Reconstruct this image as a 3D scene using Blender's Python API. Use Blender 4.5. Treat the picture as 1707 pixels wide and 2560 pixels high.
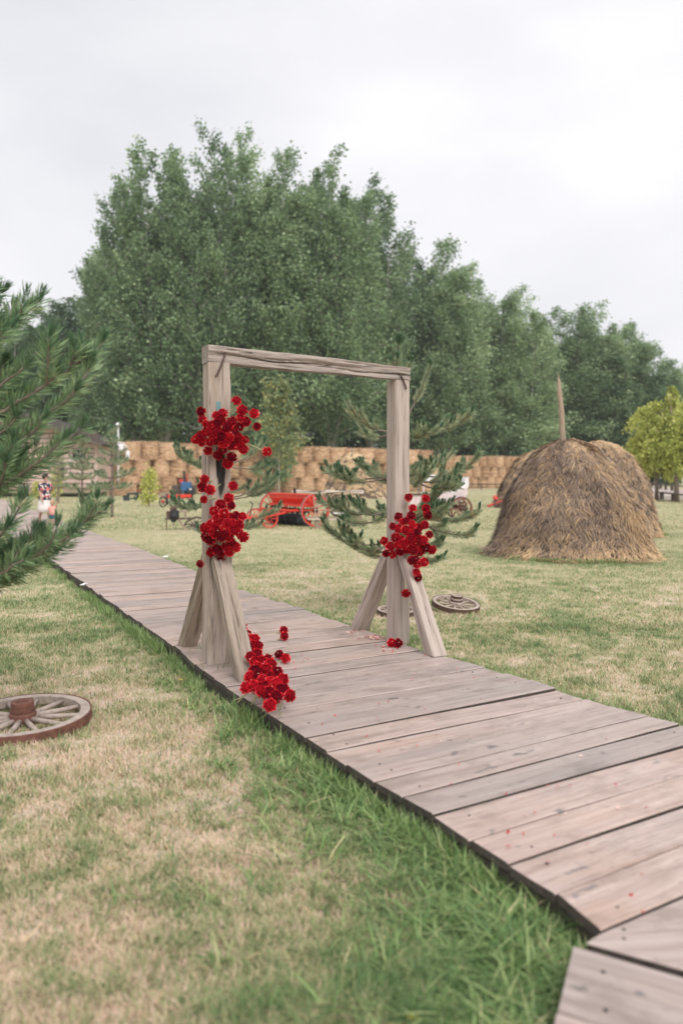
import bpy, math, random
import numpy as np
from mathutils import Vector, Matrix, Quaternion, Euler, noise as mnoise

# ------------------------------------------------------------------ camera, sky, sun, exposure
for o in list(bpy.data.objects):
    bpy.data.objects.remove(o)
SC = bpy.context.scene
COL = SC.collection
RAD = math.radians
FPX, EYE, YH, CX = 2100.0, 1.6, 1185.0, 853.5        # focal length in photo pixels, eye height, horizon row, centre column

cam_d = bpy.data.cameras.new('camera')
cam = bpy.data.objects.new('camera', cam_d); COL.objects.link(cam)
cam.location = (0, 0, EYE); cam.rotation_euler = (RAD(90), 0, 0)
cam_d.sensor_fit = 'VERTICAL'; cam_d.sensor_height = 36.0; cam_d.sensor_width = 24.0
cam_d.lens = FPX / 2560.0 * 36.0
cam_d.shift_y = -(1280.0 - YH) / 2560.0
cam_d.clip_start = 0.05; cam_d.clip_end = 2000
cam_d.dof.use_dof = True; cam_d.dof.focus_distance = 7.6; cam_d.dof.aperture_fstop = 1.35
SC.camera = cam

W = bpy.data.worlds.new('World'); SC.world = W; W.use_nodes = True
nt = W.node_tree; nt.nodes.clear()
SUN_EL, SUN_AZ = RAD(50), RAD(155)
sky = nt.nodes.new('ShaderNodeTexSky'); sky.sky_type = 'NISHITA'; sky.sun_disc = False
sky.sun_elevation = SUN_EL; sky.sun_rotation = SUN_AZ; sky.dust_density = 3.0
bg1 = nt.nodes.new('ShaderNodeBackground'); bg1.inputs['Strength'].default_value = 0.08
nt.links.new(sky.outputs[0], bg1.inputs['Color'])
tc = nt.nodes.new('ShaderNodeTexCoord')
mp = nt.nodes.new('ShaderNodeMapping'); mp.inputs['Scale'].default_value = (1.0, 1.0, 2.2); mp.inputs['Location'].default_value = (.3, .1, .4)
nz = nt.nodes.new('ShaderNodeTexNoise'); nz.inputs['Scale'].default_value = 2.4; nz.inputs['Detail'].default_value = 5; nz.inputs['Roughness'].default_value = .45
rp = nt.nodes.new('ShaderNodeValToRGB')
rp.color_ramp.elements[0].position = .33; rp.color_ramp.elements[0].color = (.425, .427, .447, 1)
rp.color_ramp.elements[1].position = .66; rp.color_ramp.elements[1].color = (.545, .540, .556, 1)
bg2 = nt.nodes.new('ShaderNodeBackground'); bg2.inputs['Strength'].default_value = 1.0
mx = nt.nodes.new('ShaderNodeMixShader'); mx.inputs[0].default_value = .97
out = nt.nodes.new('ShaderNodeOutputWorld')
nt.links.new(tc.outputs['Generated'], mp.inputs[0]); nt.links.new(mp.outputs[0], nz.inputs['Vector'])
nt.links.new(nz.outputs['Fac'], rp.inputs[0]); nt.links.new(rp.outputs[0], bg2.inputs['Color'])
nt.links.new(bg1.outputs[0], mx.inputs[1]); nt.links.new(bg2.outputs[0], mx.inputs[2])
nt.links.new(mx.outputs[0], out.inputs['Surface'])

sun_d = bpy.data.lights.new('sun', 'SUN'); sun_d.energy = 1.5; sun_d.angle = RAD(45); sun_d.color = (1.0, .965, .92)
sun = bpy.data.objects.new('sun', sun_d); COL.objects.link(sun)
sv = Vector((math.sin(SUN_AZ) * math.cos(SUN_EL), math.cos(SUN_AZ) * math.cos(SUN_EL), math.sin(SUN_EL)))
sun.rotation_euler = sv.to_track_quat('Z', 'Y').to_euler(); sun.location = (0, 0, 30)

SC.view_settings.view_transform = 'Standard'
try: SC.view_settings.look = 'None'
except Exception: pass
SC.view_settings.gamma = 1.0; SC.view_settings.exposure = 0.95
SC.view_settings.use_curve_mapping = False

# ------------------------------------------------------------------ helpers
rng = np.random.default_rng(7)
random.seed(11)
PI = math.pi

def gp(x, y, h=0.0):
    "photo pixel of something standing at height h -> point in the place"
    k = (EYE - h) / (y - YH)
    return Vector(((x - CX) * k, FPX * k, h))

def at(x, y, Y):
    "photo pixel at distance Y"
    return Vector(((x - CX) * Y / FPX, Y, EYE - (y - YH) * Y / FPX))

def link(o, parent=None):
    COL.objects.link(o)
    if parent is not None: o.parent = parent
    return o

def tag(o, label=None, cat=None, group=None, kind=None):
    if label: o['label'] = label
    if cat: o['category'] = cat
    if group: o['group'] = group
    if kind: o['kind'] = kind
    return o

def empty(name, loc=(0, 0, 0), rz=0.0):
    o = bpy.data.objects.new(name, None); o.empty_display_size = .1
    o.location = loc; o.rotation_euler = (0, 0, rz)
    return link(o)

class MB:
    "collects shapes into one mesh"
    def __init__(s): s.v = []; s.f = []; s.m = []
    def add(s, v, f, mi=0):
        b = len(s.v); s.v += [tuple(p) for p in v]; s.f += [tuple(i + b for i in q) for q in f]; s.m += [mi] * len(f); return s
    def box(s, c, d, mi=0, rot=None):
        hx, hy, hz = d[0] / 2, d[1] / 2, d[2] / 2
        v = [Vector((sx * hx, sy * hy, sz * hz)) for sz in (-1, 1) for sx, sy in ((-1, -1), (1, -1), (1, 1), (-1, 1))]
        if rot is not None: v = [rot @ p for p in v]
        c = Vector(c)
        return s.add([p + c for p in v], [(0, 3, 2, 1), (4, 5, 6, 7), (0, 1, 5, 4), (1, 2, 6, 5), (2, 3, 7, 6), (3, 0, 4, 7)], mi)
    def cbox(s, c, d, b=.01, mi=0, rot=None):
        "box with chamfered edges"
        hx, hy, hz = [q / 2 for q in d]; b = min(b, hx * .6, hy * .6, hz * .6)
        v = []
        for z, k in ((-hz, b), (-hz + b, 0), (hz - b, 0), (hz, b)):
            X, Y = hx - k, hy - k; e = b if k == 0 else b * .6
            v += [(-X + e, -Y, z), (X - e, -Y, z), (X, -Y + e, z), (X, Y - e, z), (X - e, Y, z), (-X + e, Y, z), (-X, Y - e, z), (-X, -Y + e, z)]
        f = [tuple(range(7, -1, -1)), tuple(range(24, 32))]
        for r in range(3):
            for i in range(8):
                j = (i + 1) % 8; f.append((r * 8 + i, r * 8 + j, r * 8 + 8 + j, r * 8 + 8 + i))
        v = [Vector(p) for p in v]
        if rot is not None: v = [rot @ p for p in v]
        c = Vector(c)
        return s.add([p + c for p in v], f, mi)
    def beam(s, a, b, w, h=None, mi=0, up=(0, 0, 1)):
        "squared bar from a to b"
        a, b = Vector(a), Vector(b); d = b - a; L = d.length; h = h or w
        z = d.normalized(); u = Vector(up)
        if abs(z.dot(u)) > .98: u = Vector((0, 1, 0))
        x = u.cross(z).normalized(); y = z.cross(x)
        R = Matrix((x, y, z)).transposed()
        return s.cbox((a + b) / 2, (w, h, L), min(w, h) * .12, mi, R)
    def tube(s, pts, rad, n=6, mi=0, caps=True):
        pts = [Vector(p) for p in pts]
        if not hasattr(rad, '__len__'): rad = [rad] * len(pts)
        vs = []; ref = None
        for i, p in enumerate(pts):
            t = (pts[min(i + 1, len(pts) - 1)] - pts[max(i - 1, 0)])
            t = t.normalized() if t.length > 1e-9 else Vector((0, 0, 1))
            if ref is None: ref = Vector((1, 0, 0)) if abs(t.x) < .8 else Vector((0, 1, 0))
            x = (ref - t * ref.dot(t)).normalized(); y = t.cross(x); ref = x
            for k in range(n):
                a = 2 * PI * k / n
                vs.append(p + (x * math.cos(a) + y * math.sin(a)) * rad[i])
        f = []
        for i in range(len(pts) - 1):
            for k in range(n):
                j = (k + 1) % n; f.append((i * n + k, i * n + j, (i + 1) * n + j, (i + 1) * n + k))
        if caps: f += [tuple(range(n - 1, -1, -1)), tuple((len(pts) - 1) * n + k for k in range(n))]
        return s.add(vs, f, mi)
    def lathe(s, prof, n=24, mi=0, M=None, closed=False):
        "profile of (r, z) round the z axis"
        vs = []
        for r, z in prof:
            for k in range(n):
                a = 2 * PI * k / n; vs.append(Vector((r * math.cos(a), r * math.sin(a), z)))
        f = []; m = len(prof)
        for i in range(m if closed else m - 1):
            i2 = (i + 1) % m
            for k in range(n):
                j = (k + 1) % n; f.append((i * n + k, i * n + j, i2 * n + j, i2 * n + k))
        if not closed:
            if prof[0][0] > 1e-4: f.append(tuple(range(n - 1, -1, -1)))
            if prof[-1][0] > 1e-4: f.append(tuple((m - 1) * n + k for k in range(n)))
        if M is not None: vs = [M @ p for p in vs]
        return s.add(vs, f, mi)
    def mesh(s, name, mats, smooth=False):
        me = bpy.data.meshes.new(name); me.from_pydata(s.v, [], s.f)
        if not isinstance(mats, (list, tuple)): mats = [mats]
        for m in mats: me.materials.append(m)
        if len(mats) > 1: me.polygons.foreach_set('material_index', s.m)
        if smooth: me.polygons.foreach_set('use_smooth', [True] * len(s.f))
        me.update(); return me
    def obj(s, name, mats, parent=None, loc=(0, 0, 0), rot=None, smooth=False):
        o = bpy.data.objects.new(name, s.mesh(name, mats, smooth)); o.location = loc
        if rot is not None: o.rotation_euler = rot
        return link(o, parent)

def np_mesh(name, V, Fc, mats, attrs=None, mi=None, smooth=False):
    "V (n,3), Fc (m,k) with one k for all faces; attrs: name -> (n,) floats on points"
    me = bpy.data.meshes.new(name); V = np.asarray(V, np.float32); Fc = np.asarray(Fc, np.int32)
    n, (m, k) = len(V), Fc.shape
    me.vertices.add(n); me.vertices.foreach_set('co', V.ravel())
    me.loops.add(m * k); me.loops.foreach_set('vertex_index', Fc.ravel())
    me.polygons.add(m); me.polygons.foreach_set('loop_start', np.arange(0, m * k, k, dtype=np.int32))
    try: me.polygons.foreach_set('loop_total', np.full(m, k, np.int32))
    except Exception: pass
    if not isinstance(mats, (list, tuple)): mats = [mats]
    for q in mats: me.materials.append(q)
    if mi is not None: me.polygons.foreach_set('material_index', np.asarray(mi, np.int32))
    if attrs:
        for a, d in attrs.items():
            at_ = me.attributes.new(a, 'FLOAT', 'POINT'); at_.data.foreach_set('value', np.asarray(d, np.float32))
    if smooth: me.polygons.foreach_set('use_smooth', np.ones(m, bool))
    me.update(calc_edges=True); return me

def mobj(name, me, parent=None, loc=(0, 0, 0), rot=None, scale=None):
    o = bpy.data.objects.new(name, me); o.location = loc
    if rot is not None: o.rotation_euler = rot
    if scale is not None: o.scale = scale if hasattr(scale, '__len__') else (scale,) * 3
    return link(o, parent)

def copy_tree(o, parent=None):
    c = o.copy(); COL.objects.link(c); c.parent = parent
    for ch in list(o.children): copy_tree(ch, c)
    return c

def euler_to(axis, spin=0.0):
    q = Vector(axis).to_track_quat('Z', 'Y') @ Quaternion((0, 0, 1), spin)
    return q.to_euler()

ORD = ['first', 'second', 'third', 'fourth', 'fifth', 'sixth', 'seventh', 'eighth', 'ninth', 'tenth', 'eleventh', 'twelfth', 'thirteenth', 'fourteenth', 'fifteenth', 'sixteenth', 'seventeenth', 'eighteenth', 'nineteenth', 'twentieth']
def nth(i, n, ends=('leftmost', 'rightmost')):
    return ends[0] if i == 0 else (ends[1] if i == n - 1 else ORD[i] + ' from the left')

# smooth value noise on numpy arrays
_T = np.random.default_rng(3).random((256, 256))
def vnoise(x, y, sc, seed=0):
    x = np.asarray(x) * sc + seed * 17.3; y = np.asarray(y) * sc + seed * 9.1
    xi = np.floor(x).astype(int); yi = np.floor(y).astype(int); fx = x - xi; fy = y - yi
    fx = fx * fx * (3 - 2 * fx); fy = fy * fy * (3 - 2 * fy)
    a = _T[xi % 256, yi % 256]; b = _T[(xi + 1) % 256, yi % 256]; c = _T[xi % 256, (yi + 1) % 256]; d = _T[(xi + 1) % 256, (yi + 1) % 256]
    return (a * (1 - fx) + b * fx) * (1 - fy) + (c * (1 - fx) + d * fx) * fy

# ------------------------------------------------------------------ materials
def ramp(nt, fac, stops):
    r = nt.nodes.new('ShaderNodeValToRGB'); e = r.color_ramp.elements
    while len(e) < len(stops): e.new(.5)
    for i, (p, c) in enumerate(stops):
        e[i].position = p; e[i].color = (c[0], c[1], c[2], 1)
    nt.links.new(fac, r.inputs[0]); return r.outputs[0]

def math_n(nt, op, a, b=None):
    n = nt.nodes.new('ShaderNodeMath'); n.operation = op
    for i, q in enumerate((a, b)):
        if q is None: continue
        if hasattr(q, 'links'): nt.links.new(q, n.inputs[i])
        else: n.inputs[i].default_value = q
    return n.outputs[0]

def mixc(nt, fac, a, b, mode='MIX'):
    n = nt.nodes.new('ShaderNodeMix'); n.data_type = 'RGBA'; n.blend_type = mode
    for s, q in ((0, fac), (6, a), (7, b)):
        if hasattr(q, 'links'): nt.links.new(q, n.inputs[s])
        elif s == 0: n.inputs[0].default_value = q
        else: n.inputs[s].default_value = (q[0], q[1], q[2], 1)
    return n.outputs[2]

def new_mat(name):
    m = bpy.data.materials.new(name); m.use_nodes = True; nt = m.node_tree
    b = nt.nodes['Principled BSDF']; return m, nt, b

def coords(nt, stretch=(1, 1, 1), rnd=True):
    t = nt.nodes.new('ShaderNodeTexCoord'); m = nt.nodes.new('ShaderNodeMapping'); m.inputs['Scale'].default_value = stretch
    src = t.outputs['Object']
    if rnd:
        oi = nt.nodes.new('ShaderNodeObjectInfo'); mu = nt.nodes.new('ShaderNodeVectorMath'); mu.operation = 'ADD'
        cb = nt.nodes.new('ShaderNodeCombineXYZ'); k = math_n(nt, 'MULTIPLY', oi.outputs['Random'], 57.0)
        for i in range(3): nt.links.new(k, cb.inputs[i])
        nt.links.new(src, mu.inputs[0]); nt.links.new(cb.outputs[0], mu.inputs[1]); src = mu.outputs[0]
    nt.links.new(src, m.inputs[0]); return m.outputs[0]

def noise_n(nt, vec, scale, detail=4, rough=.55):
    n = nt.nodes.new('ShaderNodeTexNoise'); n.inputs['Scale'].default_value = scale; n.inputs['Detail'].default_value = detail
    n.inputs['Roughness'].default_value = rough; nt.links.new(vec, n.inputs['Vector']); return n.outputs['Fac']

def bump(nt, b, h, strength=.3, dist=.01):
    n = nt.nodes.new('ShaderNodeBump'); n.inputs['Strength'].default_value = strength; n.inputs['Distance'].default_value = dist
    nt.links.new(h, n.inputs['Height']); nt.links.new(n.outputs[0], b.inputs['Normal'])

def paint(name, c, rough=.45, metal=0.0, var=.25, scale=9.0, worn=None):
    "painted or plain surface with uneven wear"
    m, nt, b = new_mat(name); v = coords(nt)
    f = noise_n(nt, v, scale, 5, .6)
    c2 = tuple(q * (1 - var) for q in c); c1 = tuple(min(1, q * (1 + var * .4)) for q in c)
    col = ramp(nt, f, [(.3, c2), (.7, c1)])
    if worn:
        g = noise_n(nt, v, scale * 3.1, 6, .7)
        k = ramp(nt, g, [(.60, (0, 0, 0)), (.70, (1, 1, 1))]); col = mixc(nt, k, col, worn)
    nt.links.new(col, b.inputs['Base Color']); b.inputs['Roughness'].default_value = rough; b.inputs['Metallic'].default_value = metal
    bump(nt, b, f, .15, .01); return m

def wood(name, c1, c2, dark, grain=(14, 14, .7), rough=.8, crack=.5, tint=None, bumpd=.012, stain=.35):
    "weathered timber, grain along local Z (set by grain)"
    m, nt, b = new_mat(name); v = coords(nt, grain)
    f = noise_n(nt, v, 1.6, 6, .62); g = noise_n(nt, v, 3.6, 6, .68)
    col = ramp(nt, f, [(.28, c2), (.5, c1), (.75, tuple(min(1, q * 1.12) for q in c1))])
    k = ramp(nt, g, [(.34, (1, 1, 1)), (.47, (0, 0, 0))])
    col = mixc(nt, math_n(nt, 'MULTIPLY', k, crack), col, dark)
    v2 = coords(nt, tuple(max(.35, q * .16) for q in grain)); s = noise_n(nt, v2, 1.5, 4, .55)
    st = ramp(nt, s, [(.55, (0, 0, 0)), (.72, (1, 1, 1))])
    col = mixc(nt, math_n(nt, 'MULTIPLY', st, stain), col, tint or dark)
    oi = nt.nodes.new('ShaderNodeObjectInfo')
    hv = nt.nodes.new('ShaderNodeHueSaturation'); nt.links.new(col, hv.inputs['Color'])
    val = math_n(nt, 'ADD', math_n(nt, 'MULTIPLY', oi.outputs['Random'], .24), .87); nt.links.new(val, hv.inputs['Value'])
    nt.links.new(hv.outputs[0], b.inputs['Base Color']); b.inputs['Roughness'].default_value = rough
    h = math_n(nt, 'ADD', f, math_n(nt, 'MULTIPLY', g, .7)); bump(nt, b, h, .55, bumpd); return m

def tinted(name, stops, rough=.75, transl=.0, spec=.3, attr='tint', var=.22):
    "leaf, needle, straw, petal: colour varies piece by piece with the point attribute"
    m, nt, b = new_mat(name)
    a = nt.nodes.new('ShaderNodeAttribute'); a.attribute_name = attr
    oi = nt.nodes.new('ShaderNodeObjectInfo')
    fac = math_n(nt, 'ADD', a.outputs['Fac'], math_n(nt, 'MULTIPLY', math_n(nt, 'SUBTRACT', oi.outputs['Random'], .5), var))
    col = ramp(nt, fac, stops)
    nt.links.new(col, b.inputs['Base Color']); b.inputs['Roughness'].default_value = rough
    b.inputs['Specular IOR Level'].default_value = spec
    if transl:
        t = nt.nodes.new('ShaderNodeBsdfTranslucent'); nt.links.new(col, t.inputs['Color'])
        mx = nt.nodes.new('ShaderNodeMixShader'); mx.inputs[0].default_value = transl
        nt.links.new(b.outputs[0], mx.inputs[1]); nt.links.new(t.outputs[0], mx.inputs[2])
        nt.links.new(mx.outputs[0], nt.nodes['Material Output'].inputs['Surface'])
    return m

M = {}
M['post'] = wood('timber_pale', (.45, .375, .33), (.25, .195, .16), (.10, .08, .065), (13, 13, .6), crack=.42, stain=.5, tint=(.30, .22, .15))
M['post_old'] = wood('timber_old', (.36, .29, .235), (.165, .125, .097), (.04, .033, .027), (13, 13, .6), crack=.7, stain=.35, tint=(.17, .13, .10))
M['beam'] = wood('timber_beam', (.38, .315, .275), (.18, .14, .118), (.028, .024, .021), (20, 20, .6), crack=.85, stain=.55, tint=(.13, .11, .105))
M['dark_wood'] = wood('timber_dark', (.13, .10, .08), (.07, .055, .045), (.02, .017, .015), (14, 14, .8), crack=.6)
M['farm_wood'] = wood('timber_farm', (.33, .25, .19), (.19, .14, .10), (.04, .03, .025), (20, 20, 1.2), crack=.5)
M['pinkwood'] = wood('cabin_board', (.64, .49, .42), (.42, .29, .23), (.12, .075, .055), (.8, 14, 14), crack=.35, stain=.3, tint=(.45, .22, .12))
M['roof_wood'] = wood('roof_board', (.075, .058, .05), (.045, .035, .03), (.02, .018, .016), (14, .8, 14), crack=.5)
M['joist'] = wood('joist_wood', (.085, .07, .055), (.045, .037, .03), (.012, .011, .01), (3, 3, 3), crack=.5)
M['wheel_wood'] = wood('wheel_wood', (.44, .36, .31), (.28, .215, .18), (.08, .06, .05), (9, 9, 9), crack=.4, stain=.3)
M['rust'] = paint('rusty_iron', (.20, .085, .06), .75, 0.1, .45, 16)
M['rust_dark'] = paint('dark_rust', (.11, .065, .05), .8, .1, .4, 16)
M['black_iron'] = paint('black_iron', (.028, .03, .034), .55, .2, .3, 12)
M['red'] = paint('red_paint', (.72, .045, .022), .42, 0, .22, 7, worn=(.42, .05, .03))
M['red_dull'] = paint('red_paint_dull', (.55, .06, .04), .6, 0, .3, 9, worn=(.2, .06, .04))
M['blue'] = paint('blue_paint', (.045, .15, .33), .5, 0, .3, 8, worn=(.3, .1, .08))
M['green_iron'] = paint('dark_green_paint', (.03, .07, .055), .5, 0, .3, 9)
M['white'] = paint('white_paint', (.78, .77, .77), .5, 0, .08, 6)
M['pinkwhite'] = paint('pinkish_white_paint', (.72, .60, .60), .6, 0, .12, 4, worn=(.6, .42, .38))
M['canvas'] = paint('canvas_cloth', (.55, .46, .38), .9, 0, .18, 5)
M['grey_metal'] = paint('grey_metal', (.33, .34, .37), .4, .6, .2, 12)
M['silver'] = paint('silver_plastic', (.62, .66, .72), .25, .5, .1, 8)
M['tyre_grey'] = paint('grey_wheel_tread', (.24, .22, .24), .6, .3, .3, 14)
M['bark'] = wood('bark_grey', (.46, .43, .39), (.30, .27, .245), (.06, .055, .05), (7, 7, 2.0), crack=.5)
M['bark_dark'] = wood('bark_dark', (.12, .10, .085), (.065, .055, .048), (.025, .02, .018), (7, 7, 2.0), crack=.5)
M['pine_bark'] = wood('pine_bark', (.22, .165, .135), (.12, .09, .075), (.04, .03, .028), (22, 22, 9), crack=.4)
M['leaf'] = tinted('poplar_leaf', [(0, (0.097, 0.167, 0.083)), (0.45, (0.202, 0.303, 0.150)), (0.8, (0.328, 0.447, 0.229)), (1, (0.508, 0.622, 0.369))], .5, .32, .5, var=.46)
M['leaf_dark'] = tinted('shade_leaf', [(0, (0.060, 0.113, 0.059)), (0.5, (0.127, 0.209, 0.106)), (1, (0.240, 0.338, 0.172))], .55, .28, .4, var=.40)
M['leaf_yellow'] = tinted('willow_leaf', [(0, (0.299, 0.358, 0.079)), (0.5, (0.529, 0.563, 0.158)), (1, (0.736, 0.717, 0.238))], .6, .35, .3)
M['leaf_mixed'] = tinted('young_leaf', [(0, (0.125, 0.188, 0.088)), (0.6, (0.275, 0.325, 0.163)), (1, (0.625, 0.525, 0.188))], .6, .3, .3)
M['needle'] = tinted('pine_needle', [(0, (0.084, 0.190, 0.114)), (0.3, (0.190, 0.316, 0.174)), (0.6, (0.381, 0.471, 0.282)), (0.85, (0.582, 0.621, 0.408)), (1, (0.739, 0.621, 0.348))], .45, .25, .4)
M['needle_near'] = tinted('pine_needle_near', [(0, (0.077, 0.171, 0.091)), (0.4, (0.220, 0.356, 0.180)), (0.75, (0.386, 0.529, 0.283)), (1, (0.618, 0.661, 0.335))], .4, .28, .45)
M['straw'] = tinted('hay_strand', [(.0, (.075, .052, .042)), (.3, (.20, .15, .12)), (.55, (.36, .265, .195)), (.8, (.55, .36, .19)), (1, (.68, .50, .31))], .8, 0, .2)
M['bale_straw'] = tinted('bale_strand', [(0, (0.248, 0.140, 0.081)), (0.5, (0.648, 0.437, 0.270)), (1, (0.864, 0.648, 0.454))], .85, 0, .2, var=.40)
M['grass'] = tinted('grass_blade', [(0, (.095, .185, .065)), (.3, (.19, .285, .115)), (.52, (.38, .41, .195)), (.72, (.61, .505, .325)), (1, (.78, .595, .47))], .6, .25, .3)
M['tall_grass'] = tinted('tall_grass_blade', [(0, (0.056, 0.129, 0.036)), (0.35, (0.146, 0.258, 0.078)), (0.6, (0.280, 0.403, 0.146)), (0.88, (0.470, 0.538, 0.246)), (1, (0.717, 0.638, 0.358))], .42, .3, .45)
M['petal'] = tinted('dahlia_petal', [(.0, (.10, .002, .008)), (.35, (.36, .005, .014)), (.7, (.70, .016, .028)), (.9, (.86, .06, .07)), (1, (.90, .30, .30))], .85, .15, .08, var=.42)
M['eye'] = paint('dahlia_eye', (.75, .55, .32), .7)
M['stem'] = paint('flower_stem', (.48, .44, .22), .6, 0, .35, 20)
M['loose_petal'] = tinted('loose_petal', [(.0, (.42, .01, .02)), (.55, (.65, .06, .07)), (.62, (.75, .42, .38)), (1, (.82, .66, .55))], .5, .1, .3)
M['path'] = paint('pale_path_gravel', (.50, .42, .38), .95, 0, .12, 1.5)

# ------------------------------------------------------------------ layout of the boardwalk
DECK = 0.12
_L = [(1502, 2330), (1404, 2243), (1197, 2117), (1100, 2047), (925, 1949), (708, 1807), (512, 1682), (446, 1622), (272, 1502), (136, 1404)]
_R = [(1707, 1812), (1524, 1769), (1295, 1693), (1197, 1662), (1125, 1644), (1046, 1621), (850, 1555), (788, 1534), (708, 1506), (628, 1484),
      (575, 1462), (502, 1432), (413, 1396), (318, 1360), (226, 1329), (101, 1281), (50, 1264), (25, 1255)]
LE = [gp(x, y, DECK) for x, y in _L]; RE = [gp(x, y, DECK) for x, y in _R]
LE = [Vector((.93, 2.50, DECK))] + LE
for p in RE[13:]:
    LE.append(Vector((p.x - 1.55, p.y - 1.25, DECK)))
LE = [p for i, p in enumerate(LE) if i == 0 or p.y > LE[i - 1].y]
d0 = (RE[0] - RE[2]).normalized()
RE = [RE[0] + d0 * 3.2, RE[0] + d0 * 1.5] + RE
for E_ in (LE, RE):
    d = (E_[-1] - E_[-3]).normalized(); E_.append(E_[-1] + d * 14)
lx = np.array([[p.x, p.y] for p in LE]); rx = np.array([[p.x, p.y] for p in RE])
def xl(y): return np.interp(y, lx[:, 1], lx[:, 0])
def xr(y): return np.interp(y, rx[:, 1], rx[:, 0])
# second, turned length of boardwalk near the camera
S2a = gp(1430, 2373, DECK); S2b = gp(1385, 2560, DECK); s2d = (S2b - S2a).normalized()      # its left edge
s2p = (gp(1692, 2422, DECK) - gp(1468, 2360, DECK)).normalized()                            # its plank direction

def dist_poly(px, py, P):
    best = np.full(np.shape(px), 1e9)
    for a, b in zip(P[:-1], P[1:]):
        dx, dy = b[0] - a[0], b[1] - a[1]; q = dx * dx + dy * dy
        t = np.clip(((px - a[0]) * dx + (py - a[1]) * dy) / q, 0, 1)
        best = np.minimum(best, np.hypot(px - a[0] - t * dx, py - a[1] - t * dy))
    return best

def on_deck(x, y, m=0.0):
    x = np.asarray(x); y = np.asarray(y)
    a = (x > xl(y) - m) & (x < xr(y) + m) & (y > S2a.y)
    t = (y - S2a.y) / (S2b.y - S2a.y)
    b = (y <= S2a.y) & (x > S2a.x + (S2b.x - S2a.x) * t - m)
    return a | b

HAY = [  # x, y, base radius, height
    (4.54, 16.7, 1.60, 2.30), (6.95, 22.6, 1.60, 2.50), (9.6, 41.0, 2.45, 2.75), (0.95, 56.0, 2.5, 3.05)]

def dryness(x, y):
    n1 = vnoise(x, y, .33, 1); n2 = vnoise(x, y, .95, 2); n3 = vnoise(x, y, 2.9, 3); n4 = vnoise(x, y, 7.5, 4); n5 = vnoise(x, y, 17.0, 6)
    d = .63 + .24 * (n1 - .5) + .28 * (n2 - .5) + .34 * (n3 - .5) + .40 * (n4 - .5) + .45 * (n5 - .5)
    dl = dist_poly(x, y, lx); dr = dist_poly(x, y, rx)
    near = np.clip((7.5 - y) / 4.0, 0.15, 1)
    d = d - (.62 * near) * np.exp(-(dl / (.16 + .22 * np.clip((4.6 - y) / 2.2, 0, 1))) ** 2) - .30 * np.exp(-(dr / .35) ** 2)
    c = np.hypot(x - S2a.x + .15, y - S2a.y + .05); d = d - .7 * np.exp(-(c / .75) ** 2)
    for hx, hy, hr, hh in HAY:
        q = np.hypot(x - hx, y - hy) - hr; d = d - .42 * np.exp(-((q - .25) / .45) ** 2)
    far = np.clip((y - 6.5) / 14, 0, 1)
    d = d * (1 - .72 * far) + .50 * .72 * far
    return np.clip(d, 0, 1)

# ------------------------------------------------------------------ ground
def build_ground():
    ys = [-30, -8, -2, .5]; 
    y = 1.4
    while y < 420:
        ys.append(y); y += max(.055, .055 * (y / 4.5) ** 1.25 if y > 4.5 else .055)
    xs = [0.0]; x = 0.0
    while x < 320:
        x += max(.06, .06 * (x / 2.6) ** 1.35 if x > 2.6 else .06); xs.append(x)
    xs = np.array([-q for q in xs[:0:-1]] + xs); ys = np.array(ys)
    X, Y = np.meshgrid(xs, ys); dr = dryness(X.ravel(), Y.ravel())
    near = np.clip(1 - Y.ravel() / 20, 0, 1)
    Z = (vnoise(X.ravel(), Y.ravel(), 3.0, 8) - .5) * .018 * near + (vnoise(X.ravel(), Y.ravel(), 9.0, 9) - .5) * .012 * near - .014 * near
    V = np.stack([X.ravel(), Y.ravel(), Z], 1)
    nx, ny = len(xs), len(ys); i = np.arange(nx * ny).reshape(ny, nx)
    Fc = np.stack([i[:-1, :-1].ravel(), i[:-1, 1:].ravel(), i[1:, 1:].ravel(), i[1:, :-1].ravel()], 1)
    m, nt, b = new_mat('lawn_ground')
    a = nt.nodes.new('ShaderNodeAttribute'); a.attribute_name = 'dry'
    v = coords(nt, (1, 1, 1), False); f = noise_n(nt, v, 22, 6, .7); g = noise_n(nt, v, 3.2, 5, .6)
    fac = math_n(nt, 'ADD', a.outputs['Fac'], math_n(nt, 'ADD', math_n(nt, 'MULTIPLY', math_n(nt, 'SUBTRACT', f, .5), .55), math_n(nt, 'MULTIPLY', math_n(nt, 'SUBTRACT', g, .5), .35)))
    col = ramp(nt, fac, [(.05, (.12, .16, .07)), (.32, (.25, .27, .14)), (.55, (.42, .385, .235)), (.78, (.535, .455, .335)), (1, (.60, .50, .415))])
    nt.links.new(col, b.inputs['Base Color']); b.inputs['Roughness'].default_value = .95; b.inputs['Specular IOR Level'].default_value = .1
    bump(nt, b, f, .8, .02)
    me = np_mesh('ground', V, Fc, m, {'dry': dr}, smooth=True)
    return tag(mobj('ground', me), 'patchy lawn of green and dry tan grass', None, None, 'structure')
build_ground()

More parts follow.
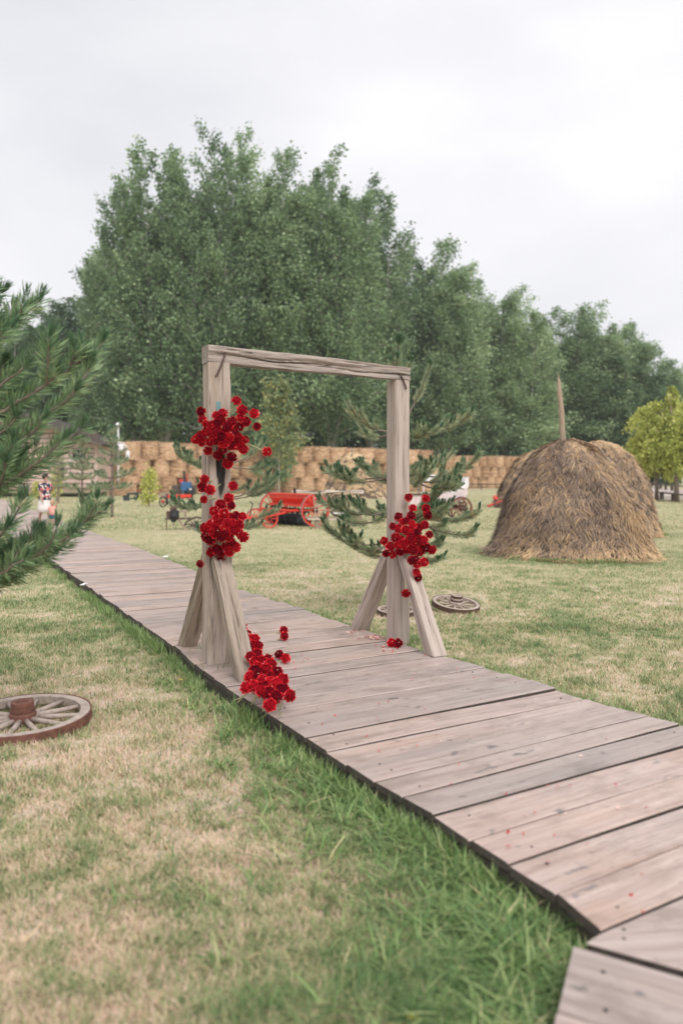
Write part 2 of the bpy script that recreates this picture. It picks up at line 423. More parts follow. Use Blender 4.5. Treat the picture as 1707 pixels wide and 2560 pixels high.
# ------------------------------------------------------------------ grass blades
def blades(px, py, pz, h, w, lean, tint, az=None, curl=1.0, seg=2):
    n = len(px); az = rng.random(n) * 2 * PI if az is None else az
    dx, dy = np.cos(az), np.sin(az); sx, sy = -dy, dx
    rows = []; tt = []
    for k in range(seg + 1):
        t = k / seg
        off = lean * h * t ** (1 + curl * .6); z = h * (t - (.25 * curl) * np.minimum(lean, 1.6) * t * t * .9)
        ww = w * (1 - t ** 1.6) * .5
        cx, cy, cz = px + dx * off, py + dy * off, pz + np.maximum(z, 0.004 * k)
        if k < seg:
            rows.append(np.stack([cx - sx * ww, cy - sy * ww, cz], 1)); rows.append(np.stack([cx + sx * ww, cy + sy * ww, cz], 1))
        else:
            rows.append(np.stack([cx, cy, cz], 1))
    V = np.stack(rows, 1); nv = V.shape[1]; base = np.arange(n)[:, None] * nv; T = []
    for k in range(seg - 1):
        a = 2 * k; T.append(base + np.array([[a, a + 1, a + 3]])); T.append(base + np.array([[a, a + 3, a + 2]]))
    a = 2 * (seg - 1); T.append(base + np.array([[a, a + 1, a + 2]]))
    return V.reshape(-1, 3), np.concatenate(T, 0), np.repeat(tint, nv)

def merge(L):
    Vs, Fs, Ts, b = [], [], [], 0
    for V, Fc, t in L:
        Vs.append(V); Fs.append(Fc + b); Ts.append(t); b += len(V)
    return np.concatenate(Vs), np.concatenate(Fs), np.concatenate(Ts)

def scatter(n, y0, y1, margin=.6, power=1.0):
    "points in the strip of lawn between two distances, denser near"
    u = rng.random(n); y = y0 * (y1 / y0) ** (u ** power); hw = (.43 * y + margin)
    x = (rng.random(n) * 2 - 1) * hw
    return x, y

def build_lawn():
    out = []
    for n, y0, y1, hh, ww, seg in ((430000, 2.1, 9.0, (.016, .044), .0055, 2), (260000, 8.5, 26, (.02, .045), .010, 1), (110000, 24, 62, (.03, .07), .028, 1)):
        x, y = scatter(n, y0, y1); d = dryness(x, y)
        keep = ~on_deck(x, y, .01)
        for hx, hy, hr, q in HAY: keep &= np.hypot(x - hx, y - hy) > hr * .9
        dens = np.clip(1.35 - .9 * d, .55, 1); keep &= rng.random(n) < dens
        x, y, d = x[keep], y[keep], d[keep]; m = len(x)
        tuft = vnoise(x, y, 5.0, 5)
        h = (hh[0] + (hh[1] - hh[0]) * rng.random(m)) * (1.25 - .6 * d) * (.6 + .9 * tuft)
        tint = np.clip(.12 + d * .78 + rng.normal(0, .17, m) - .34 * (rng.random(m) < .30) + .12 * (rng.random(m) < .3), 0, 1)
        w = ww * (.6 + .8 * rng.random(m))
        out.append(blades(x, y, np.full(m, -.012), h + .012, w, .35 + 1.1 * rng.random(m), tint, seg=seg))
    # scattered tufts that stand a little taller than the mown lawn
    nc, per = 3000, 11; cx, cy = scatter(nc, 2.2, 9.5); k = rng.random(nc) < np.clip(1.25 - dryness(cx, cy), .25, 1); cx, cy = cx[k], cy[k]; nc = len(cx)
    ci = np.repeat(np.arange(nc), per); x = cx[ci] + rng.normal(0, .022, len(ci)); y = cy[ci] + rng.normal(0, .022, len(ci)); k = ~on_deck(x, y, .01); x, y, ci = x[k], y[k], ci[k]; m = len(x)
    tb = (.08 + .35 * rng.random(nc))[ci]
    out.append(blades(x, y, np.full(m, -.01), (.03 + .05 * rng.random(m)) * (.6 + .7 * rng.random(nc))[ci], .003 + .003 * rng.random(m), .3 + 1.3 * rng.random(m), np.clip(tb + rng.normal(0, .10, m), 0, 1), seg=2))
    V, Fc, t = merge(out)
    o = mobj('lawn_grass', np_mesh('lawn_grass', V, Fc, M['grass'], {'tint': t}))
    tag(o, 'short patchy lawn grass, green and straw coloured', 'grass', None, 'stuff')
build_lawn()

def edge_points(P, n, s0, s1, spread, side, power=1.6):
    "points beside a polyline, side = -1 left"
    P = np.asarray(P); seg = np.diff(P, axis=0); L = np.hypot(seg[:, 0], seg[:, 1]); cum = np.concatenate([[0], np.cumsum(L)])
    s = s0 + (s1 - s0) * rng.random(n) ** power
    i = np.clip(np.searchsorted(cum, s) - 1, 0, len(L) - 1); t = (s - cum[i]) / L[i]
    p = P[i] + seg[i] * t[:, None]; nrm = np.stack([-seg[i, 1], seg[i, 0]], 1) / L[i][:, None]
    # polylines run away from the camera: left normal points to -x
    k = np.abs(rng.normal(0, 1, n)) * spread
    return p + nrm * (k * -side)[:, None], s

def build_tall_grass():
    out = []
    # clumps that hug the left edge of the boardwalk
    cl, s = edge_points(lx, 560, 0, 9.5, .15, -1, 1.4)
    cl2 = np.stack([S2a.x - .05 - np.abs(rng.normal(0, .28, 260)), S2a.y + .5 - rng.random(260) * 1.3], 1)
    cl3, s3 = edge_points(lx, 230, 0, 2.6, .34, -1, 1.0)
    C = np.concatenate([cl, cl2, cl3]); 
    per = 15; n = len(C) * per
    ci = np.repeat(np.arange(len(C)), per); x = C[ci, 0] + rng.normal(0, .028, n); y = C[ci, 1] + rng.normal(0, .028, n)
    big = (.6 + .8 * rng.random(len(C)))[ci]; fade = np.clip(1.25 - (y - 2.3) / 7.5, .42, 1)
    keep = ~on_deck(x, y, .005); x, y, big, fade = x[keep], y[keep], big[keep], fade[keep]; n = len(x)
    h = (.04 + .075 * rng.random(n) ** 1.3) * big * fade; w = (.004 + .0085 * rng.random(n) ** 1.5) * (.7 + .5 * big * .6)
    tint = np.clip(.02 + .75 * rng.random(n) + .35 * (rng.random(n) < .10), 0, 1)
    out.append(blades(x, y, np.full(n, -.01), h, w, .5 + 1.5 * rng.random(n), tint, curl=1.25, seg=5))
    # short fringe that leans over the left edge all along it
    P, s = edge_points(lx, 11000, 0, 15, .05, -1, 1.1); x, y = P[:, 0], P[:, 1]; k = ~on_deck(x, y, .004) & (vnoise(x, y, 3.1, 12) > .36); x, y = x[k], y[k]; n = len(x)
    out.append(blades(x, y, np.full(n, -.01), (.05 + .09 * rng.random(n)) * (.55 + .8 * vnoise(x, y, 2.3, 13)), .004 + .004 * rng.random(n), .2 + .8 * rng.random(n), np.clip(.15 + .7 * rng.random(n), 0, 1), seg=3))
    # short fringe on the right edge and in the turn
    P, s = edge_points(rx, 7000, 1.5, 16, .13, 1, 1.2); x, y = P[:, 0], P[:, 1]; k = ~on_deck(x, y, .0); x, y = x[k], y[k]; n = len(x)
    out.append(blades(x, y, np.full(n, -.01), .04 + .08 * rng.random(n), .006 + .004 * rng.random(n), .3 + .8 * rng.random(n), np.clip(.25 + .6 * rng.random(n), 0, 1), seg=3))
    # blades pushing up through the gaps of the deck and in front of the posts
    for (px_, py_, nn, sp, hh) in ((1070, 1650, 60, .05, .14), (1380, 2225, 50, .05, .12), (1500, 2325, 60, .04, .12), (1300, 2160, 40, .05, .10), (640, 1790, 60, .10, .22), (560, 1690, 16, .06, .3), (500, 1640, 12, .05, .3)):
        q = gp(px_, py_, .05); x = q.x + rng.normal(0, sp, nn); y = q.y + rng.normal(0, sp, nn) - .05
        out.append(blades(x, y, np.full(nn, .0), hh * (.6 + .6 * rng.random(nn)), .006 + .004 * rng.random(nn), .2 + 1.0 * rng.random(nn), np.clip(.2 + .5 * rng.random(nn), 0, 1), curl=1.2, seg=5))
    # grass left standing round the feet of the haystacks and the lying wheels
    for hx, hy, hr, hn, hh in ((HAY[0][0], HAY[0][1], HAY[0][2], 5200, .11), (HAY[1][0], HAY[1][1], HAY[1][2], 2500, .12), (gp(58, 1797).x, gp(58, 1797).y, .43, 420, .10), (gp(1139, 1512).x, gp(1139, 1512).y, .29, 300, .08)):
        a = rng.random(hn) * 2 * PI; rr = hr * (.97 + np.abs(rng.normal(0, .05, hn))); x = hx + rr * np.cos(a); y = hy + rr * np.sin(a); k = vnoise(a * 2.2, a * 0, 1.0, 41) > .33; x, y = x[k], y[k]; n = len(x)
        out.append(blades(x, y, np.full(n, -.01), hh * (.4 + .7 * rng.random(n)), (.005 if hr < 1 else .012) * (.6 + .8 * rng.random(n)), .2 + .9 * rng.random(n), np.clip(.2 + .65 * rng.random(n), 0, 1), seg=3))
    V, Fc, t = merge(out)
    o = mobj('tall_grass', np_mesh('tall_grass', V, Fc, M['tall_grass'], {'tint': t}))
    tag(o, 'long arching green grass along the edges of the boardwalk', 'grass', None, 'stuff')
build_tall_grass()

def build_litter():
    n = 500; x, y = scatter(n, 2.2, 8); k = ~on_deck(x, y, .02); x, y = x[k], y[k]; n = len(x)
    a = rng.random(n) * PI; L = .025 + .08 * rng.random(n) ** 3; w = .0012 + .0016 * rng.random(n)
    d = np.stack([np.cos(a), np.sin(a), np.zeros(n)], 1); sd = np.stack([-np.sin(a), np.cos(a), np.zeros(n)], 1)
    c = np.stack([x, y, .006 + .02 * rng.random(n)], 1); e = np.stack([np.zeros(n), np.zeros(n), rng.normal(0, .008, n)], 1)
    V = np.stack([c - d * L[:, None] / 2 - sd * w[:, None], c - d * L[:, None] / 2 + sd * w[:, None], c + d * L[:, None] / 2 + sd * w[:, None] + e, c + d * L[:, None] / 2 - sd * w[:, None] + e], 1).reshape(-1, 3)
    Fc = np.arange(4 * n).reshape(n, 4)
    o = mobj('dry_straw', np_mesh('dry_straw', V, Fc, M['straw'], {'tint': np.repeat(.6 + .4 * rng.random(n), 4)}))
    tag(o, 'loose dry straw stalks lying in the lawn', 'straw', None, 'stuff')
build_litter()

# ------------------------------------------------------------------ boardwalk
def plank_mat():
    m, nt, b = new_mat('deck_plank'); v = coords(nt, (.9, 16, 16)); v2 = coords(nt, (.8, 3.0, 3)); v3 = coords(nt, (3, 5, 5))
    f = noise_n(nt, v, 1.5, 7, .65); g = noise_n(nt, v2, 1.2, 5, .6); kn = noise_n(nt, v3, 2.3, 3, .5); fine = noise_n(nt, v, 6.0, 4, .6)
    col = ramp(nt, f, [(.25, (.265, .198, .174)), (.48, (.415, .328, .293)), (.75, (.535, .445, .405))])
    col = mixc(nt, ramp(nt, g, [(.55, (0, 0, 0)), (.80, (.6, .6, .6))]), col, (.42, .27, .20))
    col = mixc(nt, ramp(nt, g, [(.25, (.7, .7, .7)), (.42, (0, 0, 0))]), col, (.30, .255, .24))
    col = mixc(nt, ramp(nt, fine, [(.28, (.55, .55, .55)), (.40, (0, 0, 0))]), col, (.13, .10, .09))
    col = mixc(nt, ramp(nt, kn, [(.66, (0, 0, 0)), (.73, (.75, .75, .75))]), col, (.10, .095, .10))
    # trodden in dirt and damp stains
    v4 = coords(nt, (1.6, 2.6, 2)); dirt = noise_n(nt, v4, 1.7, 6, .68); wet = noise_n(nt, v4, 5.5, 5, .7)
    col = mixc(nt, ramp(nt, dirt, [(.50, (0, 0, 0)), (.70, (.62, .62, .62))]), col, (.19, .14, .115))
    col = mixc(nt, ramp(nt, wet, [(.60, (0, 0, 0)), (.70, (.45, .45, .45))]), col, (.15, .12, .105))
    oi = nt.nodes.new('ShaderNodeObjectInfo'); hv = nt.nodes.new('ShaderNodeHueSaturation'); nt.links.new(col, hv.inputs['Color'])
    nt.links.new(math_n(nt, 'ADD', math_n(nt, 'MULTIPLY', oi.outputs['Random'], .34), .84), hv.inputs['Value'])
    nt.links.new(math_n(nt, 'ADD', math_n(nt, 'MULTIPLY', oi.outputs['Random'], .35), .92), hv.inputs['Saturation'])
    nt.links.new(hv.outputs[0], b.inputs['Base Color'])
    nt.links.new(math_n(nt, 'ADD', math_n(nt, 'MULTIPLY', g, .4), .24), b.inputs['Roughness']); b.inputs['Specular IOR Level'].default_value = .75
    bump(nt, b, math_n(nt, 'ADD', f, math_n(nt, 'MULTIPLY', fine, .6)), .45, .006); return m
M['plank'] = plank_mat()
M['plank_side'] = wood('plank_side_shade', (.085, .066, .055), (.045, .036, .03), (.015, .013, .012), (4, 14, 14), crack=.6)  # dark old wood, with the shade of the deck edge put into the colour

def plank(root, a0, a1, b0, b1, z, th=.034, nails=False, nseg=6):
    "board between the gap lines a0->a1 and b0->b1 (left end, right end); local X runs along it"
    o0 = (a0 + b0) / 2; ax = ((a1 + b1) / 2 - o0); L = ax.length; ax.normalize(); ang = math.atan2(ax.y, ax.x)
    R = Matrix.Rotation(-ang, 3, 'Z'); loc = lambda p: R @ (p - o0)
    A0, A1, B0, B1 = loc(a0), loc(a1), loc(b0), loc(b1)
    bv = .005; V, Fq = [], []
    ph = random.random() * 50; wob = random.random() * .004
    for i in range(nseg + 1):
        t = i / nseg; p = A0.lerp(A1, t); q = B0.lerp(B1, t)
        dz = (mnoise.noise((t * 1.7, ph, 0)) * .006); e = Vector((0, mnoise.noise((t * 2.5, ph, 3)) * .006, 0)); e2 = Vector((0, mnoise.noise((t * 2.5, ph, 8)) * .006, 0))
        p, q = p + e, q + e2; dy = (q - p).normalized()
        cup = mnoise.noise((ph, 1, 1)) * .004
        V += [(p.x, p.y, -th), (p.x, p.y, -bv + dz), (p.x + dy.x * bv, p.y + dy.y * bv, dz), (((p + q) / 2).x, ((p + q) / 2).y, dz + cup),
              (q.x - dy.x * bv, q.y - dy.y * bv, dz), (q.x, q.y, -bv + dz), (q.x, q.y, -th)]
    flip = (B0.y < A0.y)
    for i in range(nseg):
        a, c = i * 7, i * 7 + 7
        for k in range(7):
            j = (k + 1) % 7; Fq.append((a + k, a + j, c + j, c + k) if flip else (a + k, c + k, c + j, a + j))
    e = nseg * 7
    Fq += [tuple(range(7))[::(1 if not flip else -1)], tuple(e + k for k in range(7))[::(-1 if not flip else 1)]]
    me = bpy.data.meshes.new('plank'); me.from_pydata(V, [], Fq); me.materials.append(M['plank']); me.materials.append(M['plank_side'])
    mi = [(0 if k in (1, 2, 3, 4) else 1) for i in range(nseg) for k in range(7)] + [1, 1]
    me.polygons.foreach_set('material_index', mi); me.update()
    o = mobj('plank', me, root, (o0.x, o0.y, z), (random.gauss(0, .004), random.gauss(0, .0015), ang))
    if nails:
        w = (B0 - A0).length
        for t in (.07, .93):
            for s in (.25, .75):
                if random.random() < .62: continue
                x = L * t + random.gauss(0, .02); y = A0.y + (B0.y - A0.y) * s + random.gauss(0, .012)
                n = MB().lathe([(.0001, .002), (.005, .0018), (.0065, .0006), (.0065, -.006)], 8)
                n.obj('nail', M['black_iron'], o, (x, y, .0012))
    return o

def build_boardwalk():
    # bearers under the deck: the object that carries the planks
    mb = MB()
    def bearer(P, inset, w, h):
        pts = [Vector((p[0], p[1], 0)) for p in P]
        vs, fs = [], []
        for i, p in enumerate(pts):
            t = (pts[min(i + 1, len(pts) - 1)] - pts[max(i - 1, 0)]).normalized(); nn = Vector((-t.y, t.x, 0))
            for s, z in ((-w / 2, -.03), (w / 2, -.03), (w / 2, h), (-w / 2, h)): vs.append(p + nn * (inset + s) + Vector((0, 0, z)))
        for i in range(len(pts) - 1):
            for k in range(4):
                j = (k + 1) % 4; fs.append((i * 4 + k, i * 4 + j, i * 4 + 4 + j, i * 4 + 4 + k))
        fs += [(3, 2, 1, 0), tuple(len(vs) - 4 + k for k in range(4))]; mb.add(vs, fs)
    hgt = DECK - .045
    bearer(lx, -.055, .08, hgt); bearer(rx[1:], .075, .08, hgt)
    mid = np.array([[(xl(y) + xr(y + .9)) / 2, y + .45] for y in np.linspace(2.9, 45, 40)]); bearer(mid, 0, .08, hgt)
    root = mb.obj('boardwalk', M['joist'])
    tag(root, 'curving boardwalk of weathered pinkish grey planks through the lawn', None, None, 'structure')
    # left ends of the gap lines, then their right ends on the other edge
    seg = np.diff(lx, axis=0); L = np.hypot(seg[:, 0], seg[:, 1]); cum = np.concatenate([[0], np.cumsum(L)])
    st = gp(1520, 2331, DECK); s = float(np.interp(st.y, lx[:, 1], cum)); lines = []
    while s < cum[-1] - .3:
        p = Vector((float(np.interp(s, cum, lx[:, 0])), float(np.interp(s, cum, lx[:, 1])), 0))
        sl = float(np.interp(p.y, [2.5, 6, 10, 18, 40], [.655, .62, .56, .47, .40])) + random.gauss(0, .006)
        t = .6
        while t < 6 and p.x + t < xr(p.y + t * sl): t += .005
        lines.append((p, Vector((p.x + t, p.y + t * sl, 0)))); s += random.choice((.225, .24, .25, .26, .275)) * (1 if s < 4 else .97)
    for i in range(len(lines) - 1):
        (a0, a1), (b0, b1) = lines[i], lines[i + 1]
        g = random.choice((.0055, .0065, .007, .0085, .012)); dl = (b0 - a0).normalized() * g; dr = (b1 - a1).normalized() * g
        d = (a1 - a0).normalized(); e0 = random.gauss(0, .006); e1 = random.gauss(0, .018)
        near = a0.y < 5.2
        plank(root, a0 + dl - d * e0, a1 + dr + d * e1, b0 - dl - d * e0, b1 - dr + d * e1, DECK + random.gauss(0, .0025), nails=near, nseg=8 if near else 4)
    # wedge board in the turn, then the second length
    a0, a1 = lines[0]; c0 = gp(1468, 2360, DECK); c0.z = 0; d2 = Vector((s2p.x, s2p.y, 0)).normalized()
    g = Vector((0, .008, 0))
    plank(root, c0 + g, c0 + g + d2 * 1.75, a0 - g, a1 - g * 2, DECK, nails=True, nseg=8)
    e = Vector((s2d.x, s2d.y, 0)).normalized(); p = Vector((S2a.x, S2a.y, 0)); nn = Vector((-d2.y, d2.x, 0)); nn = nn if nn.y < 0 else -nn
    t0 = (c0 + nn * .010 - p).dot(nn) / e.dot(nn); q0 = p + e * t0; off = 0
    for wd in (.365, .34, .36, .33, .35):
        a = q0 + e * (off + .009); b_ = q0 + e * (off + wd - .009)
        plank(root, b_, b_ + d2 * 1.9, a, a + d2 * 1.9, DECK + random.gauss(0, .002), nails=True, nseg=8); off += wd
build_boardwalk()

# ------------------------------------------------------------------ timber arch
def timber(name, mat, p0, p1, w0, d0, w1, d1, xdir, parent=None, org=(0, 0, 0), amp=.010, nz_=22, cut0=None, cut1=None, seed=0.0, rnd=.16, ridge=2.2, cracks=()):
    "hewn timber with grooves along it; local Z runs from p0 to p1, local X along xdir; cut0/cut1 saw the ends level with a world height"
    p0, p1 = Vector(p0), Vector(p1); z = (p1 - p0).normalized(); L = (p1 - p0).length
    x = Vector(xdir); x = (x - z * x.dot(z)).normalized(); y = z.cross(x)
    R = Matrix((x, y, z)).transposed(); n = 56; V = []
    for i in range(nz_ + 1):
        t = i / nz_; w = (w0 + (w1 - w0) * t) / 2; d = (d0 + (d1 - d0) * t) / 2
        bx = mnoise.noise((t * 2.2, seed, 4)) * amp * .8; by = mnoise.noise((t * 2.2, seed, 9)) * amp * .8
        for k in range(n):
            a = 2 * PI * (k + .5) / n; c, s = math.cos(a), math.sin(a); e = rnd
            q = (abs(c) ** (2 / e) + abs(s) ** (2 / e)) ** (-e / 2)
            ux, uy = c * q, s * q
            g = mnoise.noise((c * ridge, s * ridge, t * L * .55 + seed * 7)) + .5 * mnoise.noise((c * 5, s * 5, t * L * .9 + seed * 3)) + .35 * mnoise.noise((c * 3, s * 3, t * L * 7 + seed))
            k2 = g * amp
            for a0, t0, t1, dp, wob in cracks:
                if t0 < t < t1:
                    am_ = a0 + wob * mnoise.noise((t * 5, a0, seed)); da = (a - am_ + PI) % (2 * PI) - PI
                    k2 -= dp * math.sin(PI * (t - t0) / (t1 - t0)) ** .5 * math.exp(-(da / .075) ** 2)
            P = Vector((ux * (w + k2) + bx, uy * (d + k2) + by, t * L))
            W_ = p0 + R @ P
            for cut, end in ((cut0, i == 0), (cut1, i == nz_)):
                if end and cut is not None and abs(z.z) > .05: W_ = W_ + z * ((cut - W_.z) / z.z)
            V.append(R.transposed() @ (W_ - p0))
    Fq = [tuple(range(n - 1, -1, -1)), tuple(nz_ * n + k for k in range(n))]
    for i in range(nz_):
        for k in range(n):
            j = (k + 1) % n; Fq.append((i * n + k, i * n + j, i * n + n + j, i * n + n + k))
    me = bpy.data.meshes.new(name); me.from_pydata(V, [], Fq); me.materials.append(mat)
    me.polygons.foreach_set('use_smooth', [True] * len(Fq))
    try: me.set_sharp_from_angle(angle=RAD(40))
    except Exception: pass
    me.update()
    return mobj(name, me, parent, p0 - Vector(org), R.to_euler())

PL = gp(540, 1655, DECK); PR = gp(995, 1605, DECK); PL.z = PR.z = DECK
AD = (PR - PL); AD.z = 0; AD.normalize(); AN = Vector((AD.y, -AD.x, 0))     # along the beam; out of the front
ZL = at(516, 905, PL.y - .08).z; ZR = at(1023, 950, PR.y - .06).z

def build_arch():
    org = (PL + PR) / 2; org.z = DECK
    root = empty('wooden_arch', org); tag(root, 'rustic square arch of weathered timber posts and beam standing on the boardwalk', 'arch')
    up = Vector((0, 0, 1))
    timber('post', M['post_l'], PL, PL + up * (ZL - DECK - .002), .185, .175, .168, .165, AD, root, org, .014, 60, seed=1.3, cracks=((-2.35, .0, .75, .03, .25), (-1.2, .05, .4, .02, .3), (-2.9, .3, .98, .02, .1), (-1.75, .62, .8, .015, .1)))
    timber('post', M['post'], PR, PR + up * (ZR - DECK - .002), .150, .150, .146, .146, AD, root, org, .0035, 60, seed=5.1, rnd=.10, cracks=((-1.35, .25, .97, .022, .22), (-1.7, .05, .35, .012, .2), (-2.8, .5, .9, .008, .1)))
    # beam across the two posts
    bl = PL + up * (ZL - DECK) - AD * .088; br = PR + up * (ZR - DECK) + AD * .082
    timber('beam', M['beam'], bl + up * .066, br + up * .058, .150, .132, .135, .116, AN, root, org, .011, 90, seed=8.8, rnd=.13, ridge=1.8, cracks=((.06, .02, .62, .034, .28), (-.25, .25, .75, .02, .4), (.32, .5, .98, .022, .4), (-.5, .0, .3, .016, .2), (-.62, .55, .95, .014, .3)))
    for p, dist, top, w, sd, mt in ((PL, .66, .93, .142, 2.2, M['post_old']), (PL, -.74, .93, .14, 3.7, M['post_old']), (PR, .585, .90, .135, 6.4, M['post']), (PR, -.70, .90, .135, 7.7, M['post'])):
        sg = 1 if dist > 0 else -1
        a = p + AN * dist; a.z = DECK; b = p + AN * (sg * .105); b.z = DECK + top - .10
        am = .015 if mt is M['post_old'] else .004
        timber('brace', mt, a, b, w * 1.04, w * .92, w * .88, w * .62, AD, root, org, am, 40, cut0=DECK + .001, seed=sd, cracks=((-1.5, .1, .9, .022, .3), (-1.1, .3, 1.0, .014, .3), (.2, .2, .95, .02, .3), (2.9, .2, .95, .02, .3)), rnd=.18 if mt is M['post_old'] else .11)
    # iron staples that hold the beam
    for p, z, sgn, wz in ((PL, ZL, -1, .10), (PR, ZR, 1, .08)):
        f = p + AN * (.086 if sgn < 0 else .078); mid = f - org
        a = mid + Vector((0, 0, z - DECK + .075)) + AD * (.045 * -sgn * (1 if sgn < 0 else 1)) + AN * .012
        b = mid + Vector((0, 0, z - DECK - .11)) + AD * (.03 * sgn * (1 if sgn < 0 else -.0)) + AN * .012
        if sgn > 0: a = mid + Vector((0, 0, z - DECK + .055)) - AD * .035 + AN * .008; b = mid + Vector((0, 0, z - DECK - .075)) + AD * .03 + AN * .008
        MB().tube([a - AN * .03, a, a.lerp(b, .5) + AD * .006, b, b - AN * .03], .0075, 6).obj('staple', M['rust_dark'], root)
    t = PL + AN * .091 - AD * .012; t.z = at(548, 1035, PL.y).z + .02
    MB().cbox(t - org, (.036, .006, .14), .01, 0, Matrix.Rotation(math.atan2(AD.y, AD.x), 3, 'Z')).obj('tape_strip', M['teal'], root)

def post_left_mat():
    "pale timber with the scorched streak it has at mid height"
    m = wood('timber_pale_scorched', (.45, .37, .32), (.225, .175, .14), (.06, .048, .04), (12, 12, .6), crack=.65, stain=.5, tint=(.30, .22, .15))
    nt = m.node_tree; b = nt.nodes['Principled BSDF']; src = b.inputs['Base Color'].links[0].from_socket
    t = nt.nodes.new('ShaderNodeTexCoord'); sp = nt.nodes.new('ShaderNodeSeparateXYZ'); nt.links.new(t.outputs['Object'], sp.inputs[0])
    n = noise_n(nt, coords(nt, (9, 9, 3), False), 2.0, 4, .6)
    x = math_n(nt, 'ADD', sp.outputs[0], math_n(nt, 'MULTIPLY', math_n(nt, 'SUBTRACT', n, .5), .05))
    # local x along the beam, z up the post
    dx = math_n(nt, 'ABSOLUTE', math_n(nt, 'SUBTRACT', x, .012)); fx = math_n(nt, 'SUBTRACT', 1.0, math_n(nt, 'DIVIDE', dx, .042))
    dz = math_n(nt, 'ABSOLUTE', math_n(nt, 'SUBTRACT', sp.outputs[2], 1.56)); fz = math_n(nt, 'SUBTRACT', 1.0, math_n(nt, 'DIVIDE', dz, .30))
    f = math_n(nt, 'MULTIPLY', math_n(nt, 'MAXIMUM', fx, 0.0), math_n(nt, 'MAXIMUM', fz, 0.0))
    k = ramp(nt, math_n(nt, 'MULTIPLY', f, 2.6), [(.12, (0, 0, 0)), (.55, (.97, .97, .97))])
    nt.links.new(mixc(nt, k, src, (.012, .011, .011)), b.inputs['Base Color']); return m
M['post_l'] = post_left_mat()
M['teal'] = paint('teal_tape', (.14, .27, .28), .6)
build_arch()

# ------------------------------------------------------------------ dahlias
def blossom_mesh(seed, flat=1.0, openness=.0):
    "pompon: petals on a spiral round a ball, opening at the front"
    r = random.Random(seed); V, Fq, T, mi = [], [], [], []; N = 52; ga = PI * (3 - math.sqrt(5))
    for i in range(N):
        u = (i + .5) / N; ct = 1 - 1.72 * u; st = math.sqrt(max(0, 1 - ct * ct)); ph = i * ga + r.gauss(0, .12)
        d = Vector((st * math.cos(ph), st * math.sin(ph), ct * .86 * flat))
        tz = Vector((-ct * math.cos(ph), -ct * math.sin(ph), st))        # towards the front pole
        s = Vector((-math.sin(ph), math.cos(ph), 0))
        L = .24 + .11 * st; w = .14 + .075 * st
        if u < .06: L *= .6; w *= .6
        base = d * .55; tip = d * (1.02 + r.uniform(-.12, .12)) + tz * (.10 + openness * .2) * (1 if u > .10 else .3)
        mid = base.lerp(tip, .6); cup = d * -.05
        k = len(V); V += [base, mid - s * w + d * .04 + tz * .05, mid + cup - tz * .03, mid + s * w + d * .04 + tz * .05, tip - s * w * .35 + tz * r.uniform(-.06, .1), tip + s * w * .35]
        Fq += [(k, k + 2, k + 1), (k, k + 3, k + 2), (k + 1, k + 2, k + 5, k + 4), (k + 2, k + 3, k + 5)]
        # darker heart, lighter outer petals: own colour plus depth shading painted in
        tt = min(.92, max(0, .05 + .70 * u ** .8 + r.gauss(0, .16)))
        T += [max(0, tt - .40), tt, max(0, tt - .3), tt, min(1, tt + .22), min(1, tt + .22)]; mi += [0] * 4
    # solid heart under the petals
    k = len(V); n = 10
    for z_, r_ in ((-.5, .45), (-.1, .66), (.3, .62), (.58, .40)):
        for j in range(n): V.append(Vector((r_ * math.cos(2 * PI * j / n), r_ * math.sin(2 * PI * j / n), z_ * flat))); T.append(.22)
    for q in range(3):
        for j in range(n): Fq.append((k + q * n + j, k + q * n + (j + 1) % n, k + q * n + n + (j + 1) % n, k + q * n + n + j)); mi.append(0)
    V.append(Vector((0, 0, .66 * flat))); T.append(.1)
    Fq += [(k + 3 * n + j, k + 3 * n + (j + 1) % n, len(V) - 1) for j in range(n)]; mi += [0] * n
    k = len(V); n = 6
    for j in range(n): V.append(Vector((.075 * math.cos(j * PI / 3), .085 * math.sin(j * PI / 3), .80 * flat)))
    V.append(Vector((0, 0, .84 * flat))); T += [.05] * 7
    Fq += [(k + j, k + (j + 1) % n, k + n) for j in range(n)]; mi += [1 if seed == 2 else 0] * n
    # calyx
    k = len(V); V += [Vector((.3 * math.cos(j * PI / 3), .3 * math.sin(j * PI / 3), -.55)) for j in range(6)] + [Vector((0, 0, -.95))]; T += [.2] * 7
    Fq += [(k + (j + 1) % 6, k + j, k + 6) for j in range(6)]; mi += [2] * 6
    me = bpy.data.meshes.new('blossom'); me.from_pydata([tuple(v) for v in V], [], Fq)
    for q in (M['petal'], M['eye'], M['stem']): me.materials.append(q)
    me.polygons.foreach_set('material_index', mi); a = me.attributes.new('tint', 'FLOAT', 'POINT'); a.data.foreach_set('value', T); me.update(); return me
BLOOMS = [blossom_mesh(2), blossom_mesh(8, .9, .2), blossom_mesh(9, 1.0, .5), blossom_mesh(10, .8, .1), blossom_mesh(4, .9), blossom_mesh(1, .95), blossom_mesh(3, .85, .6), blossom_mesh(6, 1.0, .3)]

def dahlia(pos, facing, r, anchor, label, group, kind=None):
    pos = Vector(pos); facing = Vector(facing).normalized()
    root = empty('dahlia', pos); tag(root, label, 'dahlia'); 
    if group: root['group'] = group
    b = mobj('blossom', random.choice(BLOOMS) if kind is None else BLOOMS[kind], root, (0, 0, 0), euler_to(facing, random.random() * 6), r * 1.05)
    a = Vector(anchor) - pos; c1 = -facing * min(.12, a.length * .45)
    pts = []
    for i in range(6):
        t = i / 5; pts.append((1 - t) ** 2 * Vector((0, 0, 0)) + 2 * t * (1 - t) * c1 + t * t * a)
    MB().tube(pts, [.0046, .0044, .0043, .0042, .004, .0036], 5, caps=False).obj('stem', M['stem'], root)
    return root

